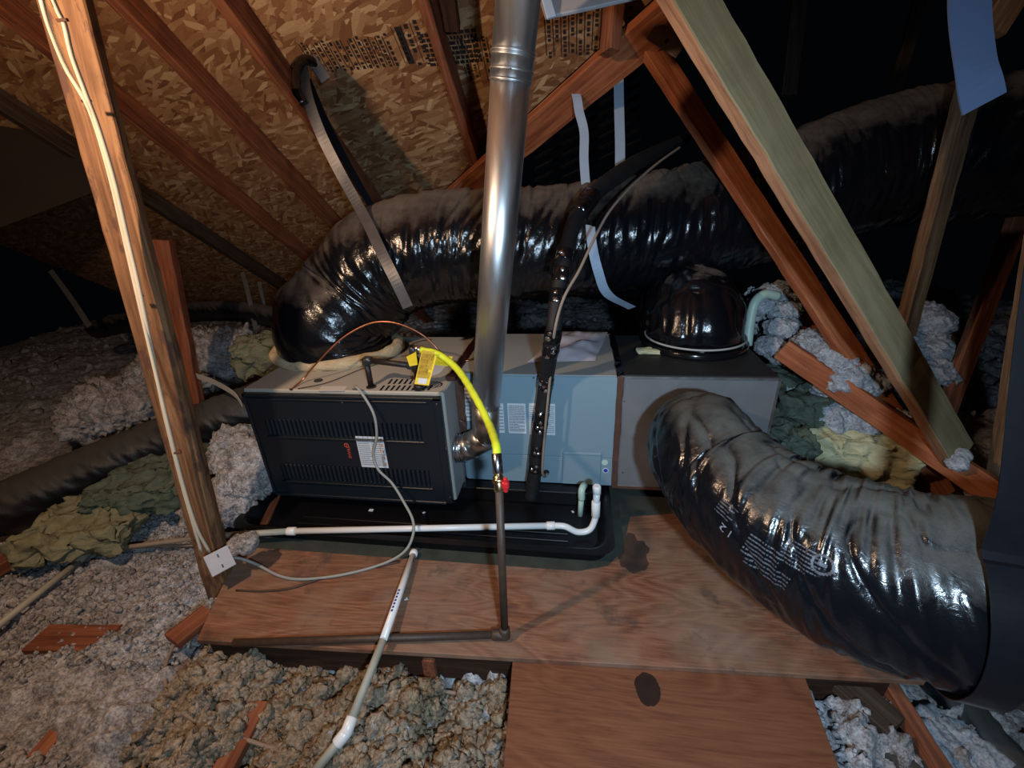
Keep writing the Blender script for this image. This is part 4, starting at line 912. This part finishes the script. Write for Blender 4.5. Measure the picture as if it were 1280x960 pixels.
# ================================================================== POST, CABLES, OUTLET BOX
pb = dep(279, 742, 1.72); pt = dep(66, -60, .99); pdir = (pt-pb).normalized()
post = beam('leaning_post', pb-pdir*.08, pt, .040, .098, (1, .38, .1), 'wood_post', bevel=.004, label='leaning wooden post with peeling stains and cream cables stapled along it', cat='post')
beam('rear_brace', dep(203, 300, 2.15), dep(243, 505, 2.45), .05, .09, (1, .2, 0), 'wood_red', label='thin orange-brown brace seen just right of the leaning post', cat='brace')
def pd(py): return 1.0+(py/735.)*(1.60-1.0)-.035
def cab(name, pl_, r, label, mat='cable_cream'):
    e = empty(name, tuple(pl_[0]), label, 'cable', 'cream cables on the post'); tube('cable', pl_, r, mat, e, step=.02, seg=8); return e
cab('post_cable', [dep(40, -60, .84), dep(52, 0, .88), dep(66, 45, .93), dep(85, 90, .98), dep(107, 126, 1.01), dep(122, 165, 1.05), dep(140, 230, 1.11), dep(156, 300, 1.17), dep(172, 370, 1.22), dep(193, 460, 1.29), dep(212, 540, 1.36), dep(230, 610, 1.44), dep(246, 660, 1.50), dep(262, 690, 1.56)], .0052, 'cream cable on the post that starts at the very top left')
cab('post_cable', [dep(58, -60, .85), dep(66, 0, .89), dep(80, 28, .92), dep(90, 70, .96), dep(110, 124, 1.01), dep(125, 165, 1.05), dep(144, 230, 1.11), dep(160, 300, 1.17), dep(176, 370, 1.22), dep(190, 440, 1.28), dep(206, 520, 1.35), dep(226, 600, 1.44), dep(240, 650, 1.50), dep(252, 690, 1.56)], .0052, 'cream cable on the post looping right before joining its neighbour')
for (px, py) in ((108, 126), (174, 370), (222, 566), (78, 25)):
    d_ = 1.0+(py/735.)*.56-.02+(.02 if py < 50 else 0); p = dep(px, py, d_-.03 if py > 100 else .905); b = obj('cable_staple', bm_box((-.011, -.004, -.003), (.011, .004, .003), .001), 'tape_brown', None, p); b.rotation_euler = (.3, 0, .15)
    tag(b, {126: 'staple where the two cream cables join high on the post', 370: 'staple on the cream cables at mid height of the post', 566: 'staple on the cream cables low on the post', 25: 'staple on the right-hand cream cable near the top of the post'}[py], 'staple')
# outlet box
bx = dep(266, 702, 1.50)
ob = empty('outlet_box', tuple(bx), 'metal outlet box with pale square cover plate at the foot of the post', 'outlet')
vv_ = ROT @ np.array([-.42, .90, .0]); nn_ = np.cross(vv_, ROT @ np.array([-.60, -.35, .72])); nn_ /= np.linalg.norm(nn_)
if (ROT.T @ nn_)[0] < 0: nn_ = -nn_
vv_ /= np.linalg.norm(vv_); uu_ = np.cross(-nn_, vv_)*-1
M_ = Matrix((uu_.tolist(), (-nn_).tolist(), vv_.tolist())).transposed().to_4x4(); M_.translation = dep(275, 701, 1.56)
bm = bm_box((-.034, .004, -.034), (.034, .06, .034), .004); bm.transform(M_); obj('box', bm, 'steel_box', ob)
bm = bm_box((-.039, -.003, -.039), (.039, .004, .039), .002, None, 2); bm.transform(M_); cv = obj('cover_plate', bm, 'plate_white', ob); cv['label'] = 'pale cover plate'
bm = bmesh.new()
for zz_ in (-.02, .02):
    for xx_ in (0,): bm_box((xx_-.002, -.0052, zz_-.006), (xx_+.002, -.0035, zz_+.006), 0, bm)
bm.transform(M_); obj('socket_slot', bm, 'ink', cv)
# loose cables on insulation
def loose(pl_, r, mat, label):
    P = [(lambda q: Vector((q.x, q.y, float(hterr(np.array([q.x]), np.array([q.y]), False)[0])+.022)))(atz(x, y, -.09)) for x, y in pl_]
    e = empty('loose_cable', tuple(P[0]), label, 'cable', 'loose cables on the insulation'); tube('cable', P, r, mat, e, step=.015, seg=8)
loose([(268, 728), (240, 760), (215, 800), (205, 840), (218, 880), (255, 905), (300, 918), (345, 933), (395, 948), (420, 955)], .0058, 'cable_dusty', 'dusty tan cable looping left of the deck to the bottom elbow')
loose([(274, 735), (255, 770), (238, 785), (232, 805)], .0045, 'cable_cream', 'short cream cable dropping beside the left deck corner')
loose([(300, 842), (350, 838), (430, 838), (480, 842), (540, 846), (590, 856), (632, 872)], .0055, 'cable_dusty', 'dusty cable just below the deck front edge')
loose([(120, 690), (180, 684), (245, 680)], .006, 'cable_dusty', 'dusty cable lying between far conduit and post foot')
loose([(1085, 850), (1105, 885), (1130, 905)], .005, 'cable_dusty', 'dim cable right of the foreground board')

# ================================================================== RIGHT-HAND TRUSS
P_ = dep(808, 48, 1.72)
beam('orange_web', dep(797, 35, 1.74), dep(1178, 618, 1.84), .085, .045, (ROT @ np.array([0, 0, 1.])).tolist(), 'wood_orange', bevel=.003, label='orange truss web behind the pale near beam', cat='beam')
n_g = ROT @ np.array([.20, .0, .97])
beam('pale_beam', dep(838, -40, 1.02), dep(1197, 568, 1.62), .126, .042, n_g.tolist(), ('wood_pale', 'wood_warm_edge'), bevel=.003, label='wide pale greenish beam running diagonally in the right foreground', cat='beam')
gu = ROT @ np.array([0.05, 0.1, .99]); gus = beam('gusset_plate', dep(815, 38, 1.62), dep(852, 62, 1.62), .085, .008, gu.tolist(), 'gusset', label='small brown gusset with faint stamp where the orange beams meet', cat='gusset')
q_ = dep(826, 56, 1.60)
obj('stamp', quads_on((-.025, -.010, 0), (1, 0, 0), (0, 1, 0), text_lines(.05, .016, 1, random.Random(31), fill=.8)), 'stamp_ink', gus).matrix_local = Matrix.Translation((0, -.0055, .0)) @ Matrix.Rotation(math.pi/2, 4, 'X') if False else Matrix.Translation((0, .0055, 0)) @ Matrix.Rotation(-math.pi/2, 4, 'X')
beam('lower_chord', dep(978, 436, 1.92), dep(1262, 630, 1.55), .092, .040, (ROT @ np.array([-.35, -.5, .8])).tolist(), 'wood_orange', label='orange-brown lower chord under the foot of the pale beam', cat='beam')
beam('short_stud', dep(1133, 562, 1.80), dep(1104, 625, 1.86), .075, .04, (ROT @ np.array([0, 0, 1.])).tolist(), 'wood_orange', label='short orange stud below the lower chord', cat='stud')
beam('rear_chord', dep(1000, 398, 2.25), dep(1095, 462, 2.1), .10, .04, (ROT @ np.array([0, 0, 1.])).tolist(), 'wood_orange', label='shaded chord piece behind the orange web, above the lower chord', cat='beam')
beam('rear_web', dep(1214, 100, 1.62), dep(1130, 420, 1.98), .092, .045, (ROT @ np.array([.3, 0, 1.])).tolist(), 'wood_brown', label='brown web rising behind the pale beam toward the upper right', cat='beam')
beam('rear_web', dep(1300, 200, 2.1), dep(1180, 520, 2.3), .10, .04, (ROT @ np.array([.2, 0, 1.])).tolist(), 'wood_red', label='dark red web near the right edge left of the black sling', cat='beam')
beam('rear_web', dep(1310, 290, 1.5), dep(1258, 600, 1.7), .12, .05, (ROT @ np.array([0, 0, 1.])).tolist(), 'wood_brown', label='brown timber at the extreme right edge behind the black sling', cat='beam')
beam('rear_web', dep(1275, -20, 1.7), dep(1238, 40, 1.75), .10, .04, (ROT @ np.array([0, 0, 1.])).tolist(), 'wood_brown', label='brown timber end in the top right corner behind the blue strap', cat='beam')
beam('hanging_block', dep(770, -25, 1.62), dep(762, 66, 1.68), .05, .07, (ROT @ np.array([.5, 0, 1.])).tolist(), 'wood_red', label='short dark red block hanging above the valley board', cat='block')
# board at top with blue bracket
beam('top_board', dep(678, 10, 1.30), dep(790, -14, 1.30), .09, .012, (ROT @ np.array([0, .3, 1.])).tolist(), 'board_grey', label='pale grey board crossing the top edge right of the flue pipe', cat='board')
beam('blue_bracket', dep(681, -8, 1.27), dep(690, 22, 1.27), .03, .006, (ROT @ np.array([0, 0, 1.])).tolist(), 'strap_blue', label='small blue bracket between flue pipe and grey board', cat='bracket')
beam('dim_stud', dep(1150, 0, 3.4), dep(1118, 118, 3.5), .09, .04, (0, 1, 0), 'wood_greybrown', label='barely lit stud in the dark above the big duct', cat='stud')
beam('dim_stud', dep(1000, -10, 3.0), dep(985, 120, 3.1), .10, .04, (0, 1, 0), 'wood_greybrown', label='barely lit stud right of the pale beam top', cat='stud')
# louvered gable vent seen faintly behind valley board
gvt = empty('gable_vent', tuple(dep(700, 215, 4.2)), 'faint dark louvered vent in the void under the valley board', 'vent')
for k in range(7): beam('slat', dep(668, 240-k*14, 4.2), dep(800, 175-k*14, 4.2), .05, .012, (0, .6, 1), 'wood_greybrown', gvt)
# dim slab on the left (other roof slope)
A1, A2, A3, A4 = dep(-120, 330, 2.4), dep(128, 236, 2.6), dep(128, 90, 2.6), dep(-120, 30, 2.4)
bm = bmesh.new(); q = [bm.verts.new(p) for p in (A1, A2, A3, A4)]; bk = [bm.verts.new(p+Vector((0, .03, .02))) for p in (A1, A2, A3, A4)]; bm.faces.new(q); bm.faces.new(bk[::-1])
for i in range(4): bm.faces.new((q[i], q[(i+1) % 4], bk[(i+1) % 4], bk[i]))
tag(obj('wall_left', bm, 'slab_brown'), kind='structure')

# ---- insulation on the right
def lumpy(name, cen, size, mat, label, seed=0, rot=0, amp=.03, cuts=30, sx=14.):
    bm = bmesh.new(); bmesh.ops.create_cube(bm, size=1); bmesh.ops.subdivide_edges(bm, edges=bm.edges[:], cuts=cuts, use_grid_fill=True)
    for v in bm.verts:
        c = v.co.copy(); r = c.length; c = c.lerp(c.normalized()*.62, .25); v.co = Vector((c.x*size[0], c.y*size[1], c.z*size[2]))
        v.co += mnoise.turbulence_vector(v.co*sx+Vector((seed*3.1, 0, 0)), 4, False)*amp+mnoise.turbulence_vector(v.co*sx*4.5, 3, False)*amp*.15
    bm.transform(Matrix.Rotation(rot, 4, 'Z')); o = obj(name, bm, mat, None, cen, True); return tag(o, label, 'insulation')
lumpy('fibreglass_batt', dep(1054, 572, 1.93), (.44, .26, .30), 'batt_yellow', 'torn yellow fibreglass batt behind the large duct', 1, -.2, .03)
lumpy('fibreglass_batt', dep(975, 510, 2.1), (.20, .45, .30), 'batt_green', 'dull green batt squeezed against the right side of the plenum', 2, .1, .03)
lumpy('fibreglass_batt', dep(968, 555, 1.92), (.16, .3, .26), 'batt_green', 'dark green batt low between plenum and yellow batt', 5, .1, .03)
lumpy('fibreglass_batt', dep(965, 392, 2.3), (.22, .2, .26), 'cellulose_blue', 'bluish insulation behind the stub duct', 3, .1, .04)
lumpy('fibreglass_batt', dep(112, 655, 1.95), (.42, .36, .10), 'batt_dull', 'yellow-green batt on the floor at the left beside the black duct', 4, .3, .04)
lumpy('fibreglass_batt', dep(196, 600, 2.15), (.42, .42, .12), 'batt_green', 'green batt on the floor left of the post', 6, .3, .04)
lumpy('fibreglass_batt', dep(345, 440, 2.9), (.45, .3, .22), 'batt_dull', 'dim yellow-green batt behind the furnace corner', 7, .3, .04)
lumpy('fibreglass_batt', dep(1240, 880, 1.35), (.30, .25, .12), 'batt_green', 'green batt in the bottom right corner', 8, .3, .04)
lumpy('bark_piece', dep(1095, 445, 2.02), (.13, .06, .10), 'bark', 'crumbly brown wood scrap leaning on the lower chord', 9, .3, .03)
def noise3(P, f, seed):
    return (fbm(P[:, 0]*f+P[:, 2]*f*.6, P[:, 1]*f-P[:, 2]*f*.8, 5, seed, .68)+fbm(P[:, 2]*f+P[:, 1]*.5*f, P[:, 0]*f+P[:, 1]*f*.4, 5, seed+3, .68))/2-.5
_ic = bmesh.new(); bmesh.ops.create_icosphere(_ic, subdivisions=5, radius=1); IV = np.array([v.co[:] for v in _ic.verts]); IF = np.array([[v.index for v in f.verts] for f in _ic.faces]); _ic.free()
def pile(pxs, d0, n, spread, rmin, rmax, mat, name, label, sub=1):
    """fluffy heap: overlapping noise-torn lumps joined into one mesh"""
    VV = []; FF = []; off = 0; m = max(4, min(10, int(n/70)))
    for q in range(m):
        f = (q+.5)/m*(len(pxs)-1); k = min(int(f), len(pxs)-2); t_ = f-k; d = d0[k]*(1-t_)+d0[k+1]*t_
        x = pxs[k][0]*(1-t_)+pxs[k+1][0]*t_+random.uniform(-.5, .5)*spread[0]; y = pxs[k][1]*(1-t_)+pxs[k+1][1]*t_+random.uniform(-.5, .5)*spread[1]
        c = np.array(dep(x, y, d)); rad = max(spread[0], spread[1]*.9)*1.45*d/F; step_ = math.hypot(pxs[-1][0]-pxs[0][0], pxs[-1][1]-pxs[0][1])*d/F/m; rad = max(rad, step_*.75)
        P = IV*np.array([1.15, 1.0, .72])*rad*random.uniform(.85, 1.15)+c
        nn_ = noise3(P, 9, q)*1.5+noise3(P, 34, q+9)*.9+noise3(P, 95, q+4)*.45
        P = P+IV*(nn_*rad*.9)[:, None]; VV.append(P); FF.append(IF+off); off += len(IV)
    me = bpy.data.meshes.new(name); me.from_pydata(np.vstack(VV).tolist(), [], np.vstack(FF).tolist()); me.update()
    o = obj(name, me, mat, smooth=True); return tag(o, label, 'insulation', kind='stuff')
pile([(1012, 430), (1045, 452), (1078, 485)], [1.95, 1.88, 1.82], 520, (17, 13), .006, .019, 'cellulose_blue', 'insulation_heap', 'pale cellulose heap lying on top of the lower chord left of the orange web', 2)
pile([(1003, 492), (1038, 512), (1075, 536)], [1.98, 1.90, 1.86], 560, (15, 10), .006, .020, 'cellulose_blue', 'insulation_heap', 'pale cellulose heap on the yellow batt below the lower chord', 2)
pile([(1095, 498), (1128, 528)], [1.88, 1.80], 260, (9, 6), .006, .016, 'cellulose_blue', 'insulation_heap', 'small cellulose heap between orange web and pale beam foot', 2)
pile([(1190, 580), (1205, 570)], [1.58, 1.57], 60, (5, 7), .005, .013, 'cellulose_blue', 'insulation_heap', 'cellulose tuft at the very foot of the pale beam', 2)
pile([(945, 380), (975, 370), (985, 400), (960, 430), (985, 455)], [2.15, 2.2, 2.1, 2.05, 2.0], 420, (10, 12), .008, .022, 'cellulose_blue', 'insulation_heap', 'bluish fluff behind the plenum corner and stub duct', 2)
pile([(1150, 380), (1165, 430), (1170, 470)], [2.5, 2.4, 2.3], 400, (12, 16), .008, .024, 'cellulose_blue', 'insulation_heap', 'dim bluish fluff between the rear web and the pale beam', 2)
pile([(1060, 880), (1110, 895), (1160, 930), (1230, 950)], [1.36, 1.30, 1.22, 1.15], 1200, (28, 16), .005, .017, 'cellulose_blue', 'insulation_heap', 'grey cellulose between the two small ducts at bottom right', 1)
pile([(960, 850), (1060, 862), (1120, 870)], [1.45, 1.42, 1.38], 500, (15, 9), .005, .014, 'cellulose_blue', 'insulation_heap', 'bluish cellulose under the right end of the deck', 1)
pile([(270, 648), (300, 620), (320, 590), (300, 560)], [1.95, 2.0, 2.05, 2.2], 900, (16, 22), .005, .015, 'cellulose', 'insulation_heap', 'bright cellulose between the post and the furnace left edge', 1)
pile([(296, 684), (312, 676)], [1.62, 1.62], 60, (9, 6), .005, .013, 'cellulose', 'insulation_heap', 'tuft of insulation at the left end of the drain pipe by the post', 2)
pile([(200, 470), (240, 440), (300, 440), (160, 500), (130, 520)], [2.9, 3.1, 3.1, 2.8, 2.7], 700, (26, 12), .010, .03, 'cellulose', 'insulation_heap', 'dim cellulose mounds behind the floor duct', 1)
# pale elbow pipe behind plenum
wp = empty('vent_pipe', tuple(dep(940, 425, 2.1)), 'pale green plastic pipe with bend standing behind the plenum corner', 'pipe')
tube('pipe', [dep(934, 432, 2.10), dep(938, 400, 2.08), dep(944, 378, 2.06), dep(956, 368, 2.06), dep(972, 370, 2.08)], .022, 'pvc_green', wp, step=.01, seg=20)
beam('thin_board', dep(985, 428, 2.0), dep(1030, 430, 1.95), .03, .012, (0, 0, 1), 'wood_brown', label='thin light board lying behind the top end of the lower chord', cat='board')

# ================================================================== STRAPS
camx = (ROT @ np.array([1., 0, 0])).tolist()
r1 = ribbon('hanger_strap', [dep(711, 103, 1.98), dep(720, 118, 1.93), dep(724, 140, 1.93), dep(730, 165, 1.94), dep(730, 200, 1.94), dep(733, 240, 1.93), dep(737, 270, 1.86), dep(740, 305, 1.82), dep(748, 340, 1.84), dep(760, 368, 1.92), dep(790, 385, 2.05)], .040, 'strap_blue', None, camx, .0015, .015); tag(r1, 'pale kinked strap from the valley board wrapping the front of the big duct', 'strap')
r2 = ribbon('hanger_strap', [dep(773, 90, 2.1), dep(774, 140, 2.1), dep(775, 180, 2.1), dep(775, 215, 2.1)], .048, 'strap_blue', None, camx, .0015, .015); tag(r2, 'straight bluish strap hanging in the dark right of the kinked strap', 'strap')
bt = atroof(378, 78); bt2 = bt-NR*.02
r3 = ribbon('hanger_strap', [dep(378, 84, 1.82), dep(384, 120, 1.80), dep(400, 165, 1.82), dep(422, 210, 1.86), dep(445, 252, 1.88), dep(462, 284, 1.84), dep(478, 318, 1.80), dep(494, 350, 1.80), dep(510, 384, 1.84)], .046, 'strap_metal', None, camx, .002, .015); tag(r3, 'dull metal strap running from the taped rafter hook down over the duct elbow', 'strap')
r4 = ribbon('hanger_strap', [dep(384, 100, 1.86), dep(408, 155, 1.90), dep(434, 205, 1.96), dep(466, 262, 2.05), dep(480, 290, 2.1)], .035, 'strap_black', None, camx, .002, .015); tag(r4, 'dark strap just behind the dull metal strap', 'strap')
hk = empty('strap_hook', tuple(dep(376, 100, 1.82)), 'black crumpled tape and plate on the rafter holding the metal strap', 'bracket')
bm = bmesh.new(); tubeP = [dep(402, 92, 1.90), dep(388, 76, 1.84), dep(375, 78, 1.80), dep(369, 95, 1.78), dep(372, 115, 1.78), dep(380, 130, 1.79)]
tube('tape_loop', tubeP, .020, 'tape_black', hk, step=.006, seg=24, disp=lambda s, th: .014*(fbm(s*22, np.sin(th)*1.5+np.cos(th), 4, 91)-.5)); bm.free()
beam('plate', dep(388, 72, 1.84), dep(408, 100, 1.88), .05, .004, (ROT @ np.array([0, 0, 1.])).tolist(), 'strap_metal', hk)
r5 = ribbon('hanger_strap', [dep(63, 338, 2.9), dep(88, 372, 2.9), dep(112, 408, 2.85)], .035, 'strap_metal', None, camx, .002, .03); tag(r5, 'faint strap slanting in the dark at the far left', 'strap')
r6 = ribbon('hanger_strap', [dep(303, 340, 3.1), dep(311, 370, 3.05), dep(320, 412, 2.98)], .03, 'strap_metal', None, camx, .002, .03); tag(r6, 'longer pale strap holding the thin far duct', 'strap')
r7 = ribbon('hanger_strap', [dep(324, 352, 3.3), dep(330, 385, 3.3)], .03, 'strap_metal', None, camx, .002, .03); tag(r7, 'short dim strap behind the thin far duct', 'strap')
r8 = ribbon('near_strap', [dep(1214, -40, .52), dep(1212, 10, .52), dep(1216, 55, .52), dep(1222, 92, .52), dep(1230, 130, .528)], .052, 'strap_dim', None, camx, .002, .008); tag(r8, 'wide smooth blue strap hanging close at the top right', 'strap')
r9 = ribbon('floor_strap', [dep(246, 470, 2.2), dep(268, 478, 2.1), dep(292, 492, 1.95), dep(302, 505, 1.88)], .03, 'strap_grey', None, (0, 0, 1), .002, .02); tag(r9, 'pale strap running from the post to the furnace left corner', 'strap')

# ================================================================== ROOF STAMPS
def roof_stamp(px, py, rects, rotdeg, label):
    c = atroof(px, py, ZS)-NR*.0012; u = Vector((1, 0, 0)); v = -DS; a = math.radians(rotdeg); uu = u*math.cos(a)+v*math.sin(a); vv = -u*math.sin(a)+v*math.cos(a)
    bm = quads_on(c, uu, vv, rects, 0); o = obj('grade_stamp', bm, 'stamp_ink', roof); o['label'] = label; return o
rr = random.Random(12)
def stamp_block(w, h, n, vertical_bars=True):
    out = []
    for k in range(n):
        x = -w/2+w*k/n; out.append((x, -h/2*rr.uniform(.8, 1), x+w*.006+.002, h/2*rr.uniform(.8, 1)))
        y = -h/2
        while y < h/2*.9:
            l = rr.uniform(.012, .03); 
            if rr.random() > .3: out.append((x+w/n*.35, y, x+w/n*.75, y+l*.7))
            y += l
    return out
roof_stamp(438, 68, stamp_block(.42, .15, 13), 0, 'black printed table stamp on the strand board')
roof_stamp(515, 55, stamp_block(.13, .20, 3)+[(-.05, -.09, -.02, .08)], 0, 'black emblem stamp on the strand board')
roof_stamp(565, 60, [(a-.14, b-.09, c-.14, d-.09) for a, b, c, d in text_lines(.28, .18, 7, rr, fill=.7)], 0, 'black lettering stamp on the strand board')
roof_stamp(735, 40, stamp_block(.36, .20, 11), 0, 'black table stamp right of the flue pipe')
roof_stamp(600, 75, stamp_block(.16, .22, 5), 0, 'faint stamp on shaded strand board beside the flue pipe')
